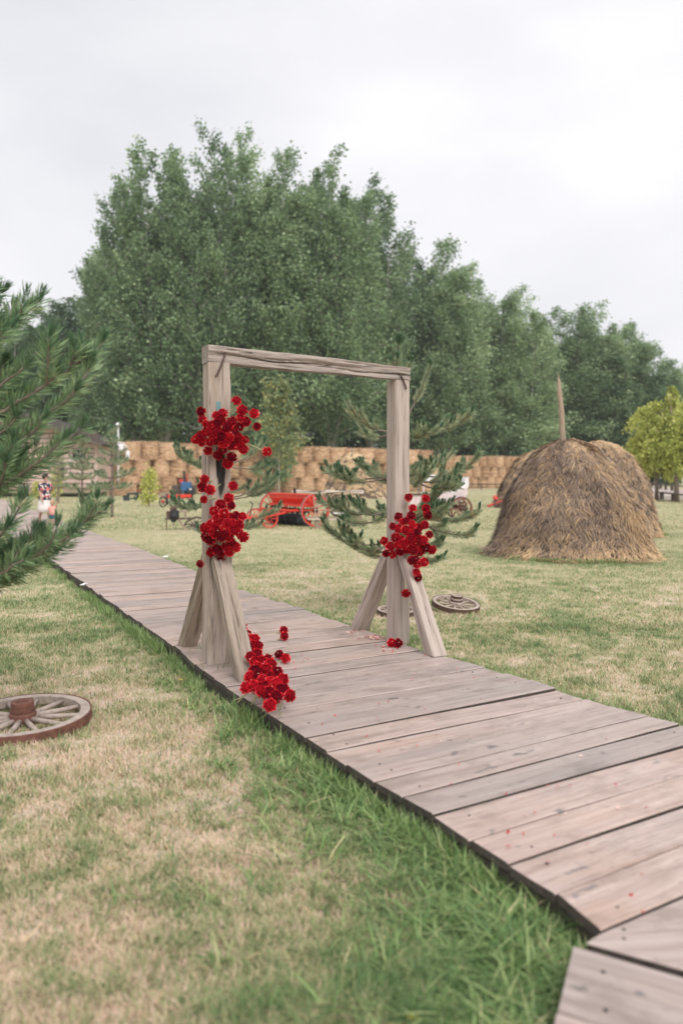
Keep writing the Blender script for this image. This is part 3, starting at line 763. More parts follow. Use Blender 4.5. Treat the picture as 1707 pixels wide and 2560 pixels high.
Z5 = lambda q: (440 + q[0] * .2551, 840 + q[1] * .2551)
Z6 = lambda q: (420 + q[0] * .2423, 1380 + q[1] * .2423)
Z7 = lambda q: (850 + q[0] * .2551, 1200 + q[1] * .2551)
UPPER = [(648,730),(765,762),(249,743),(793,887),(683,840),(628,805),(550,840),(455,765),(392,775),(438,822),(262,818),(300,860),(350,880),(507,890),(620,890),(565,945),(335,945),(445,988),(610,1000),(675,1018),(622,1072),(660,1112),(540,1065),(460,1105),(330,1040),(255,1040),(195,1018),(315,1125),(412,1170),(548,1187),(507,1248),(250,980),(400,930),(480,940),(380,1010),(500,1010),(400,860),(300,930),(520,990),(470,1050)]
SIDE = [(283,1405),(262,1480),(337,1508),(277,1602)]
LOWER = [(517,1588),(540,1662),(437,1655),(375,1718),(470,1745),(410,1795),(525,1775),(585,1765),(652,1768),(545,1845),(345,1840),(285,1880),(322,1915),(415,1910),(475,1885),(620,1850),(560,1900),(297,1965),(335,1992),(615,1925),(662,1968),(525,1975),(450,1970),(545,2025),(490,2065),(590,2070),(400,2090),(345,2120),(450,2110),(520,2115),(425,2195),(390,1855),(500,1830),(460,1820),(380,1930),(490,1930)]
RIGHT = [(670,172),(835,182),(710,275),(838,280),(855,345),(692,350),(572,362),(515,455),(828,440),(650,400),(570,480),(637,490),(705,440),(765,470),(872,535),(755,515),(698,560),(545,565),(607,590),(815,590),(490,650),(770,680),(710,640),(835,660),(900,685),(655,690),(585,700),(450,720),(515,730),(720,690),(780,705),(620,630),(610,410),(680,500),(660,600),(760,600),(560,640)]
RTAIL = [(740,775),(820,805),(752,828),(745,905),(765,955),(700,790)]
PILE = [(770,790),(810,865),(830,905),(895,900),(930,970),(865,970),(835,990),(915,1060),(850,1080),(900,1140),(965,1130),(1060,1165),(930,1200),(1010,1215),(1130,1240),(845,1290),(920,1290),(1050,1290),(880,1390),(985,1390),(1060,1350),(1120,1360),(1180,1320),(1180,1420),(1040,1460),(1110,1500),(1255,1485),(1050,1580),(805,1400),(1030,1110),(960,1440),(900,1230),(980,1330)]

def bunch(pts, conv, P, front, cx, cy, spread, label, group, r0, r1, anchor_z=None):
    "flowers tied to a post: nearer the middle of the bunch they stand further out from it"
    yw = (P + AN * front).y; s = FPX / yw
    ctr = at(*conv((cx, cy)), (P + AN * (front - .02)).y); px = P.x + AN.x * (front - .02)
    ctr = Vector((px, (P + AN * (front - .02)).y, ctr.z))
    ext = {min(pts, key=lambda q: q[1]): 'topmost', max(pts, key=lambda q: q[1]): 'lowest'}
    ext.setdefault(min(pts), 'leftmost'); ext.setdefault(max(pts), 'rightmost')
    for q in pts:
        x, y = conv(q); rr = math.hypot((q[0] - cx), (q[1] - cy)) / spread
        dep = max(0, 1 - rr * .75) * .17 + random.uniform(-.015, .03)
        pos = at(x, y, yw - .035 - dep)
        away = (pos - ctr); f = away.normalized() * .55 + Vector((0, -1, 0)) * .75 + Vector((random.gauss(0, .25), 0, .05 + random.gauss(0, .25)))
        a = ctr + Vector((random.gauss(0, .02), random.gauss(0, .008), away.z * .35 + random.gauss(0, .03)))
        dahlia(pos, f, random.uniform(r0 * .86, r1), a, (ext[q] + ' ' + label) if q in ext else label, group)
bunch(UPPER, Z5, PL, .085, 440, 950, 330, 'deep red dahlia in the big upper bunch on the left post', 'dahlias in the upper left bunch', .036, .043)
bunch(LOWER, Z5, PL, .09, 470, 1890, 280, 'deep red dahlia in the lower bunch on the left post', 'dahlias in the lower left bunch', .038, .044)
bunch(SIDE, Z5, PL, .07, 330, 1500, 400, 'red dahlia hanging at the left side of the left post between the two bunches', 'dahlias hanging between the bunches', .034, .039)
bunch(RIGHT, Z7, PR, .08, 690, 580, 300, 'deep red dahlia in the bunch on the right post', 'dahlias in the right bunch', .036, .043)
bunch(RTAIL, Z7, PR, .16, 720, 720, 300, 'red dahlia trailing below the bunch onto the right brace', 'dahlias trailing below the right bunch', .034, .04)
for q, lab, cv, P, c in (((592, 637), 'single red dahlia standing highest above the upper left bunch', Z5, PL, (440, 860)),
                      ((890, 1133), 'single red dahlia on a long stem reaching furthest right of the left post', Z5, PL, (560, 950)),
                      ((560, 1470), 'single red dahlia at the right edge of the left post between the bunches', Z5, PL, (470, 1600)),
                      ((238, 2232), 'small red dahlia hanging low at the left side of the left post', Z5, PL, (330, 2060)),
                      ((432, 598), 'single red dahlia sticking out left of the right bunch', Z7, PR, (560, 640)),
                      ((645, 1108), 'single red dahlia fallen low against the front brace of the right post', Z7, PR, (640, 1000))):
    x, y = cv(q); fr = .11 if cv is Z5 else .10
    if q == (645, 1108): fr = .34
    pos = at(x, y, (P + AN * fr).y - .02); x, y = cv(c); a = at(x, y, (P + AN * fr).y + .02)
    if cv is Z5: a.x = min(max(a.x, P.x - .06), P.x + .09)
    dahlia(pos, (pos - a).normalized() * .6 + Vector((0, -.8, .1)), .037 if q != (238, 2232) else .03, a, lab, None)
# the heap at the foot of the left post, leaning on the brace
for q in PILE:
    x, y = Z6(q); Yd = float(np.interp(y, [1570, 1630, 1700, 1765], [6.55, 6.10, 5.50, 4.98]))
    pos = at(x, y, Yd); pos.z = max(pos.z, DECK + .035 if pos.y > 5.05 else .09)
    a = Vector((pos.x - random.uniform(.02, .12), pos.y + random.uniform(.05, .2), DECK + .004))
    f = Vector((random.gauss(.25, .35), -.75, .55 + random.gauss(0, .3)))
    dahlia(pos, f, random.uniform(.037, .045), a, 'red dahlia in the heap at the foot of the left post', 'dahlias heaped on the planks')
for q, lab in (((1195, 805), 'red dahlia lying alone on the planks, rear one of a pair'), ((1200, 870), 'red dahlia lying alone on the planks, front one of a pair'),
               ((1150, 1060), 'ragged red dahlia lying just right of the heap, half open'), ((1215, 1100), 'red dahlia lying right of the heap, furthest out')):
    x, y = Z6(q); pos = gp(x, y, DECK + .04); dahlia(pos, (random.gauss(0, .4), -.7, .6), .038, pos + Vector((-.10, .06, -.037)), lab, None)
for q, lab in (((505, 1595), 'left one of two red dahlias at the foot of the right post'), ((565, 1600), 'right one of two red dahlias at the foot of the right post')):
    x, y = Z7(q); pos = gp(x, y, DECK + .036); dahlia(pos, (random.gauss(0, .2), -.85, .45), .04, pos + Vector((.03, .05, -.033)), lab, None, 0)

# fallen petals on the planks
def petals(pts, name, label, white, sz=1.0):
    V, Fq, T = [], [], []
    for x, y in pts:
        c = gp(x, y, DECK + .004)
        if not on_deck(c.x, c.y, .0): continue
        a = random.random() * 6; L = sz * random.uniform(.006, .013); w = L * random.uniform(.45, .7); k = len(V)
        d = Vector((math.cos(a), math.sin(a), 0)); s = Vector((-d.y, d.x, 0)); u = Vector((0, 0, 1))
        V += [c - d * L + u * .002, c - s * w + u * random.uniform(.002, .008), c + d * L + u * random.uniform(.004, .012), c + s * w + u * random.uniform(.002, .008)]
        Fq += [(k, k + 1, k + 2, k + 3)]; T += [random.uniform(.62, 1) if random.random() < white else random.uniform(0, .55)] * 4
    me = bpy.data.meshes.new(name); me.from_pydata([tuple(v) for v in V], [], Fq); me.materials.append(M['loose_petal'])
    at_ = me.attributes.new('tint', 'FLOAT', 'POINT'); at_.data.foreach_set('value', T); me.update()
    tag(mobj(name, me), label, 'petals', None, 'stuff')
pp = [Z7((random.gauss(340, 65), 1542 + .12 * (random.random() - .3) * 60 + random.gauss(0, 9))) for i in range(130)] + [Z7((random.uniform(60, 240), random.gauss(1490, 14))) for i in range(26)] + [Z7((random.uniform(330, 600), random.gauss(1640, 18))) for i in range(24)]
petals(pp, 'rose_petals', 'pale pink and red petals strewn beside the right post on the planks', .7, 1.7)
pp = [(random.uniform(720, 1620), 0) for i in range(60)]
pp = [(x, random.uniform(1600 + .30 * (x - 950) if x > 950 else 1560, 1690 + .66 * (x - 620))) for x, _ in pp] + [Z6((random.uniform(860, 1450), random.uniform(1060, 1250))) for i in range(26)]
petals([p for p in pp if p[1] < 2300], 'scattered_petals', 'small red petals scattered over the near planks', .22)

# a few fallen leaves
for px, py, z, c, lab in ((1036, 2548, .02, (.70, .50, .05), 'bright yellow fallen leaf in the grass at the bottom edge'), (1195, 2268, .03, (.55, .32, .12), 'orange brown fallen leaf in the long grass beside the boardwalk'), (452, 1700, .02, (.72, .60, .12), 'small yellow leaf in the grass left of the arch foot')):
    m_ = paint('fallen_leaf_' + lab.split()[0], c, .7); p = gp(px, py, z); a = random.random() * 6; V = []
    for i, (u, w) in enumerate(((-1, 0), (-.4, .42), (.25, .5), (1, 0), (.25, -.5), (-.4, -.42), (0, 0))): V.append((.028 * (u * math.cos(a) - w * math.sin(a)), .028 * (u * math.sin(a) + w * math.cos(a)), .006 * (abs(w) > 0) + .004 * u))
    o = MB().add(V, [(0, 6, 1), (1, 6, 2), (2, 6, 3), (3, 6, 4), (4, 6, 5), (5, 6, 0)]).obj('fallen_leaf', m_, None, p); tag(o, lab, 'leaf')

# ------------------------------------------------------------------ wheels
def wheel_parts(root, R, w, rim_t, hubr, hubl, n, m_rim, m_tyre, m_hub, m_spoke, spr=.02, seg=36, taper=1.0, tyre=True):
    "wooden wheel round local Z, centred on the origin"
    MB().lathe([(R - rim_t, -w / 2), (R, -w / 2), (R, w / 2), (R - rim_t, w / 2)], seg, closed=True).obj('rim', m_rim, root, smooth=False)
    if tyre:
        MB().lathe([(R + .0015, -w * .54), (R + .012 * R / .4, -w * .54), (R + .012 * R / .4, w * .54), (R + .0015, w * .54)], seg, closed=True).obj('tyre', m_tyre, root)
    MB().lathe([(hubr * .55, -hubl / 2), (hubr * .8, -hubl / 2), (hubr * .85, -hubl * .3), (hubr, -hubl * .2), (hubr, hubl * .2), (hubr * .86, hubl * .3), (hubr * .82, hubl / 2), (hubr * .55, hubl / 2), (hubr * .5, hubl * .38), (.002, hubl * .36)], 18).obj('hub', m_hub, root, smooth=False)
    sm = MB().tube([(hubr * .8, 0, 0), (hubr + (R - hubr) * .35, 0, 0), (R - rim_t * .5, 0, 0)], [spr * 1.15, spr, spr * .82], 7, 0).mesh('spoke', m_spoke, True)
    for i in range(n): mobj('spoke', sm, root, (0, 0, 0), (0, 0, 2 * PI * i / n + .1))

def lying_wheel(loc, R, tilt, az, label, n=12, m_tyre='rust_dark', m_hub='wheel_wood', w=.055, hubl=.22, hr=.17):
    # rests on its hub and one side of the rim; tilt leans it towards direction az
    q = Quaternion((-math.sin(az), math.cos(az), 0), tilt)
    low = R * math.sin(tilt) + w * .54 * math.cos(tilt)
    root = empty('wagon_wheel', (loc[0], loc[1], max(low, .03) - .012)); root.rotation_mode = 'QUATERNION'; root.rotation_quaternion = q
    tag(root, label, 'wheel', 'wagon wheels lying on the lawn')
    hub_up = hubl
    wheel_parts(root, R, w, R * .14, R * hr, .03, n, M['wheel_wood'], M[m_tyre], M['wheel_wood'], M['wheel_wood'], R * .040, 48)
    for o in list(root.children):
        if o.name.startswith('hub'): bpy.data.objects.remove(o)
    r = R * hr
    MB().lathe([(r * 1.12, -.03), (r * 1.2, .0), (r * 1.2, .03), (r * 1.08, .04), (r * 1.0, .045), (r * 1.02, hubl * .62), (r * .92, hubl * .66), (r * .92, hubl * .92), (r * .6, hubl * .92), (r * .52, hubl * .8), (.002, hubl * .78)], 22).obj('hub', M[m_hub], root)
    MB().lathe([(r * 1.035, .045), (r * 1.1, .046), (r * 1.1, .062), (r * 1.035, .063)], 22, closed=True).obj('hub_band', M['rust_dark'] if m_hub != 'rust' else M['rust'], root)
    MB().lathe([(r * .93, hubl * .7), (r * 1.0, hubl * .7), (r * 1.0, hubl * .93), (r * .93, hubl * .93)], 22, closed=True).obj('hub_band', M['rust'] if m_hub == 'rust' else M['rust_dark'], root)
    return root
c = gp(58, 1797, .03); lying_wheel(c, .415, RAD(3), RAD(-110), 'wooden wagon wheel with rusty red tyre lying in the near grass left of the boardwalk', 12, 'rust', 'rust', .05, .115)
c = gp(1139, 1512, .06); lying_wheel(c, .275, RAD(11), RAD(-60), 'small wooden wagon wheel lying on the lawn right of the right post', 10, 'rust_dark', 'wheel_wood', .05, .12, .25)
c = gp(990, 1524, .05); lying_wheel(c, .215, RAD(6), RAD(-80), 'wooden wagon wheel lying half hidden behind the right post', 12, 'rust_dark', 'wheel_wood', .045, .11, .25)

# ------------------------------------------------------------------ haystacks
def hay_profile(t, R, H, kind=0):
    "radius at height fraction t"
    ts = [0, .035, .12, .28, .45, .62, .78, .88, .95, 1.0]
    rs = [1.0, .945, .885, .80, .71, .585, .45, .335, .20, .02] if kind == 0 else [1.0, .97, .93, .87, .81, .72, .58, .44, .27, .02]
    return float(np.interp(t, ts, rs)) * R

def haystack(i, x, y, R, H, label, n_str, kind=0, pole=None, sw=.0095, group=None, light=0.0):
    root = empty('haystack', (x, y, 0)); tag(root, label, 'haystack')
    nt_, na = 34, 56; V = []; Fq = []
    sq = lambda a: 1 + .05 * math.cos(2 * a + i) + .04 * math.cos(3 * a + 2 * i)
    def surf(t, a):
        r = hay_profile(t, R, H, kind) * sq(a); z = t * H
        nn = mnoise.noise((math.cos(a) * 1.6 + i * 5, math.sin(a) * 1.6, z * 1.3)) * .13 + mnoise.noise((math.cos(a) * 5, math.sin(a) * 5 + i, z * 4)) * .06
        return Vector(((r + nn * min(1, r / .4)) * math.cos(a) - .07 * t * (R / 1.6), (r + nn * min(1, r / .4)) * math.sin(a), z - .02 + nn * .25 * t))
    for j in range(nt_ + 1):
        for k in range(na): V.append(surf((j / nt_) ** .9, 2 * PI * k / na))
    for j in range(nt_):
        for k in range(na):
            q = (k + 1) % na; Fq.append((j * na + k, j * na + q, j * na + na + q, j * na + na + k))
    Fq.append(tuple(nt_ * na + k for k in range(na)))
    m = MB(); m.add(V, Fq); m.obj('hay_body', M['hay_core'], root, smooth=True)
    # strands combed down the side
    # strands come in tufts that lie the same way
    nc = n_str // 9; ci = rng.integers(0, nc, n_str); ca = rng.random(nc) * 2 * PI; ct = rng.random(nc) ** .85; cdir = rng.normal(0, .8, nc); cout = np.abs(rng.normal(.12, .30, nc)); ctin = rng.normal(0, .15, nc)
    a = ca[ci] + rng.normal(0, .035, n_str); t = np.clip(ct[ci] + rng.normal(0, .012, n_str), 0, 1)
    base = np.array([tuple(surf(tt, aa)) for tt, aa in zip(t, a)]); nx = np.array([tuple(surf(max(0, tt - .05), aa)) for tt, aa in zip(t, a)])
    down = nx - base; down /= np.linalg.norm(down, axis=1)[:, None] + 1e-9
    outw = np.stack([np.cos(a), np.sin(a), np.full(n_str, .35)], 1); side = np.stack([-np.sin(a), np.cos(a), np.zeros(n_str)], 1)
    d = down + side * (cdir[ci] + rng.normal(0, .35, n_str))[:, None] + outw * (cout[ci] + np.abs(rng.normal(.03, .12, n_str)))[:, None]; d /= np.linalg.norm(d, axis=1)[:, None]
    L = (.07 + .19 * rng.random(n_str) ** 1.6) * (R / 1.6) ** .3; w = sw * (.5 + rng.random(n_str))
    c = base + outw * (.004 + .03 * rng.random(n_str))[:, None]; sd = np.cross(d, outw); sd /= np.linalg.norm(sd, axis=1)[:, None] + 1e-9
    sag = -outw * .02 + np.array([0, 0, -.03])
    p0, p1, p2 = c, c + d * (L * .5)[:, None], c + d * L[:, None] + sag; p2[:, 2] = np.maximum(p2[:, 2], .004); p1[:, 2] = np.maximum(p1[:, 2], .004)
    hw = (w / 2)[:, None]
    Vs = np.stack([p0 - sd * hw, p0 + sd * hw, p1 - sd * hw, p1 + sd * hw, p2], 1).reshape(-1, 3)
    b = np.arange(n_str)[:, None] * 5; Fs = np.concatenate([b + np.array([[0, 1, 3]]), b + np.array([[0, 3, 2]]), b + np.array([[2, 3, 4]])])
    # fresh golden hay in patches, older grey hay elsewhere
    g = vnoise(a * 1.6, t * 2.0, 1.0, 20 + i) * .75 + .45 * vnoise(a * 4, t * 5, 1.0, 30 + i)
    low = np.clip(1 - t / .28, 0, 1) * .34 + np.clip((t - .82) / .15, 0, 1) * .30
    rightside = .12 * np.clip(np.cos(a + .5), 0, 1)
    # where fresh hay was thrown on: by the left foot and down the right flank
    fresh = .42 * np.exp(-((a - 3.95) / .30) ** 2 - ((t - .08) / .12) ** 2) + .40 * np.exp(-((a - 5.55) / .32) ** 2 - ((t - .38 + .35 * (a - 5.55)) / .30) ** 2) + .3 * np.exp(-((a - 5.2) / .5) ** 2 - ((t - .05) / .07) ** 2)
    if i == 1: low = low * .55 + fresh
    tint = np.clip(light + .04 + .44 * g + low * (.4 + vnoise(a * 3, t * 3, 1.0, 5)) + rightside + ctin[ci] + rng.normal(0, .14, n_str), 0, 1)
    st = mobj('hay_strands', np_mesh('hay_strands', Vs, Fs, M['straw'], {'tint': np.repeat(tint, 5)}), root); tag(st, kind='stuff')
    # loose hay on the ground round the foot
    k = n_str // 18; aa = rng.random(k) * 2 * PI; rr = R * (.95 + np.abs(rng.normal(0, 1, k) * (.012 + .26 * vnoise(aa * 2.5, aa * 0, 1.0, 3) ** 3))); x0 = rr * np.cos(aa); y0 = rr * np.sin(aa); an = rng.random(k) * PI * 2
    ll = .08 + .2 * rng.random(k); V0 = []
    dd = np.stack([np.cos(an), np.sin(an), rng.normal(0, .08, k)], 1); ss = np.stack([-np.sin(an), np.cos(an), np.zeros(k)], 1); cc = np.stack([x0, y0, .01 + .03 * rng.random(k)], 1)
    hw = (sw * .7)
    Vg = np.stack([cc - ss * hw, cc + ss * hw, cc + dd * ll[:, None]], 1); Vg[:, 2, 2] = np.abs(Vg[:, 2, 2]); Vg = Vg.reshape(-1, 3)
    lo = mobj('loose_hay', np_mesh('loose_hay', Vg, np.arange(3 * k).reshape(k, 3), M['straw'], {'tint': np.repeat(.6 + .4 * rng.random(k), 3)}), root); tag(lo, kind='stuff')
    if pole:
        (ax, ay, az), (bx, by, bz), pr = pole
        pts = [Vector((ax, ay, az)).lerp(Vector((bx, by, bz)), q) + Vector((mnoise.noise((q * 4, i, 0)) * .02, 0, 0)) for q in (0, .25, .45, .65, .85, .93, 1)]
        MB().tube(pts, [pr * 1.1, pr, pr * 1.0, pr * .95, pr * .88, pr * .62, pr * .10], 9).obj('pole', M['farm_wood'], root)
    return root
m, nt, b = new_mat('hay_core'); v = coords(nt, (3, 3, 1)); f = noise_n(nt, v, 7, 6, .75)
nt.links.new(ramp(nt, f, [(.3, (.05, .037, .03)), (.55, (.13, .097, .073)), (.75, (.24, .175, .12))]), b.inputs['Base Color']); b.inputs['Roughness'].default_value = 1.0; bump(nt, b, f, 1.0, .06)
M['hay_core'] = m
(h1, h2, h3, h4) = HAY
yb = h1[1]; pt = at(1391.5, 939, yb); pb = at(1411, 1108, yb)
haystack(1, *h1, 'large grey brown haystack with a tall wooden pole leaning out of its top', 72000, 0, ((pb.x - h1[0], -.1, pb.z - .7), (pt.x - h1[0], -.1, pt.z), .055))
haystack(2, *h2, 'grey brown haystack close behind the large one with the pole, on its right', 30000, 1, None, .011, light=.14)
pt = at(1320, 1124, h3[1])
haystack(3, *h3, 'haystack further back, left behind the large one, a pole stub on top', 16000, 0, ((-.25, 0, 2.0), (-.25, 0, pt.z), .10), .022, light=.42)
haystack(4, *h4, 'pale haystack far back in front of the straw bale wall, seen through the arch', 12000, 0, ((-.2, 0, 2.4), (-.25, 0, 3.35), .06), .03, light=.40)

# ------------------------------------------------------------------ straw bale walls
def bale_mesh(seed, R=.5, H=1.0):
    "standing round bale: layered, bulging, frayed"
    r = np.random.default_rng(seed); nz_, na = 15, 26; V = []; T = []
    for j in range(nz_ + 1):
        t = j / nz_; lay = mnoise.noise((t * 9, seed * 3.1, 0)) * .075 + mnoise.noise((t * 25, seed, 2)) * .045
        rr = R * (.88 + .10 * math.sin(PI * t) + lay) * (.90 if j in (0, nz_) else 1)
        for k in range(na):
            a = 2 * PI * k / na; q = rr * (1 + .035 * mnoise.noise((math.cos(a) * 2, math.sin(a) * 2 + seed, t * 5)))
            z = t * H + .03 * mnoise.noise((math.cos(a) * 1.3, math.sin(a) * 1.3 + seed, t * 2))
            if j == 0: z = 0
            V.append((q * math.cos(a), q * math.sin(a), z)); T.append(np.clip(.5 + lay * 4.5 + r.normal(0, .16), 0, 1))
    Fq = []
    for j in range(nz_):
        for k in range(na):
            q = (k + 1) % na; Fq += [(j * na + k, j * na + q, j * na + na + q), (j * na + k, j * na + na + q, j * na + na + k)]
    V.append((0, 0, H * 1.02)); T.append(.6); c = len(V) - 1
    Fq += [(nz_ * na + k, nz_ * na + (k + 1) % na, c) for k in range(na)]
    # straw ends sticking out round the bale
    n = 1300; a = r.random(n) * 2 * PI; z = r.random(n) * H; top = r.random(n) < .22; z[top] = H * (.97 + .03 * r.random(top.sum()))
    p = np.stack([R * .98 * np.cos(a), R * .98 * np.sin(a), z], 1); tang = np.stack([-np.sin(a), np.cos(a), r.normal(0, .15, n)], 1) * np.where(r.random(n) < .5, 1, -1)[:, None]
    outw = np.stack([np.cos(a), np.sin(a), np.where(top, .9, 0)], 1); d = tang * .8 + outw * (.25 + .3 * r.random(n))[:, None]
    L = (.08 + .18 * r.random(n))[:, None]; up = np.array([[0, 0, .015]])
    Vs = np.stack([p - up, p + up, p + d * L], 1).reshape(-1, 3)
    b = len(V); V = np.concatenate([np.array(V), Vs]); Fq = np.concatenate([np.array(Fq), np.arange(3 * n).reshape(n, 3) + b]); T = np.concatenate([np.array(T), np.repeat(r.random(n), 3)])
    return np_mesh('straw_bale', V, Fq, M['bale_straw'], {'tint': T})
BALES = [bale_mesh(s + 40) for s in range(6)]
def bale(x, y, z, w, h, label, group):
    o = mobj('straw_bale', random.choice(BALES), None, (x, y, z), (random.gauss(0, .012), random.gauss(0, .012), random.random() * 6), (w, w, h)); tag(o, label, 'straw bale', group)
rows = ('bottom', 'middle', 'top')
A_, B_ = at(330, 1200, 65.0), at(1058, 1200, 76.0); A_.z = B_.z = 0; nb = 19; step = (B_ - A_) / (nb - 1)
for r_ in range(3):
    st_ = -1 if r_ == 0 else (-1 if r_ == 1 else 0)
    for i in range(st_, nb):
        if r_ == 2 and i in (99,): continue
        off = .5 if r_ == 1 else 0
        if r_ == 1 and i == nb - 1: continue
        p = A_ + step * (i + off) + Vector((random.gauss(0, .04), random.gauss(0, .12), 0)); w = step.length * random.uniform(.93, .99); h = float(np.interp(p.x, [-17, 9], [1.36, 1.24]))
        bale(p.x, p.y, r_ * h * .985 + (random.gauss(0, .015) if r_ else 0), w, h, 'round straw bale, %s, %s row of tall near bale wall' % (nth(i - st_, nb - st_ - (1 if r_ == 1 else 0)), rows[r_]), 'bales of the near wall, %s row' % rows[r_])
A2, B2 = at(1074, 1200, 91.0), at(1345, 1200, 97.0); A2.z = B2.z = 0; nb2 = 14; step2 = (B2 - A2) / (nb2 - 1)
for r_ in range(3):
    for i in range(nb2):
        p = A2 + step2 * (i + (.3 if r_ == 1 else 0)) + Vector((random.gauss(0, .03), random.gauss(0, .08), 0))
        bale(p.x, p.y, r_ * 1.17, step2.length * random.uniform(.96, 1.03), 1.19 * random.uniform(.98, 1.02), 'round straw bale, %s, %s row of lower far bale wall' % (nth(i, nb2), rows[r_]), 'bales of the far wall, %s row' % rows[r_])
for (x_, y_, Y_, w, h, lab) in ((1040, 1166, 80, 1.5, 1.15, None),):
    pass
# brushwood of hay bales leaning before the wall, left end
for k, (x_, Y_, w, h) in enumerate(((372, 63.3, 1.5, .95), (300, 63.2, 1.4, .9))):
    p = at(x_, 1200, Y_); bale(p.x, p.y, 0, w, h, ('low straw bale standing before the near wall behind the small wooden hutch', 'low straw bale standing before the left end of the near wall')[k], None)
    for o in (bpy.data.objects[-1:] if False else []): pass

# rail before the far wall
root = empty('rail_fence', at(1215, 1225, 84.0) * 1.0); root.location.z = 0; tag(root, 'low dark metal rail in front of the far bale wall', 'rail')
for sx in (-2.4, -.5, 1.4): MB().beam((sx, 0, 0), (sx, 0, .62), .07).obj('rail_post', M['black_iron'], root)
MB().beam((-2.5, -.05, .58), (1.6, -.05, .58), .07, .09).obj('rail', M['black_iron'], root)
MB().beam((-2.5, -.05, .30), (1.6, -.05, .30), .05, .05).obj('rail', M['black_iron'], root)

# ------------------------------------------------------------------ path and benches at the right
pts = [gp(x, y) for x, y in ((1585, 1249), (1725, 1250), (1900, 1250), (1900, 1231), (1707, 1224.5), (1640, 1217), (1600, 1211), (1560, 1207), (1540, 1216), (1560, 1232))]
o = MB().add([(p.x, p.y, .006) for p in pts], [tuple(range(len(pts)))]).obj('path', M['path']); tag(o, 'pale gravel path beyond the haystacks', None, None, 'structure')
def bench(x0, x1, y, label, Y=None, posts=3, h=.42):
    a, b_ = gp(x0, y), gp(x1, y + (x1 - x0) * .16); mid = (a + b_) / 2; root = empty('bench', (mid.x, mid.y, 0)); tag(root, label, 'bench', 'log benches by the path')
    a, b_ = a - mid, b_ - mid
    MB().beam((a.x, a.y, h + .04), (b_.x, b_.y, h + .04), .30, .08, up=(0, 0, 1)).obj('seat', M['dark_wood'], root)
    for i in range(posts):
        p = a.lerp(b_, .05 + .9 * i / (posts - 1)); MB().beam((p.x, p.y, -.02), (p.x, p.y, h - .002), .22, .22).obj('leg', M['dark_wood'], root)
bench(1650, 1720, 1248, 'near dark log bench by the path at the right edge, beside the willow trunk', posts=3, h=.40)
bench(1600, 1620, 1238, 'short dark log bench right behind the rear haystack', posts=2, h=.42)
bench(1626, 1652, 1218, 'far log bench beyond the path, leftmost of the far three', posts=3, h=.45)
bench(1648, 1680, 1222, 'far log bench beyond the path, middle one of the far three', posts=3, h=.45)
bench(1690, 1720, 1227, 'far log bench beyond the path, rightmost of the far three', posts=2, h=.45)

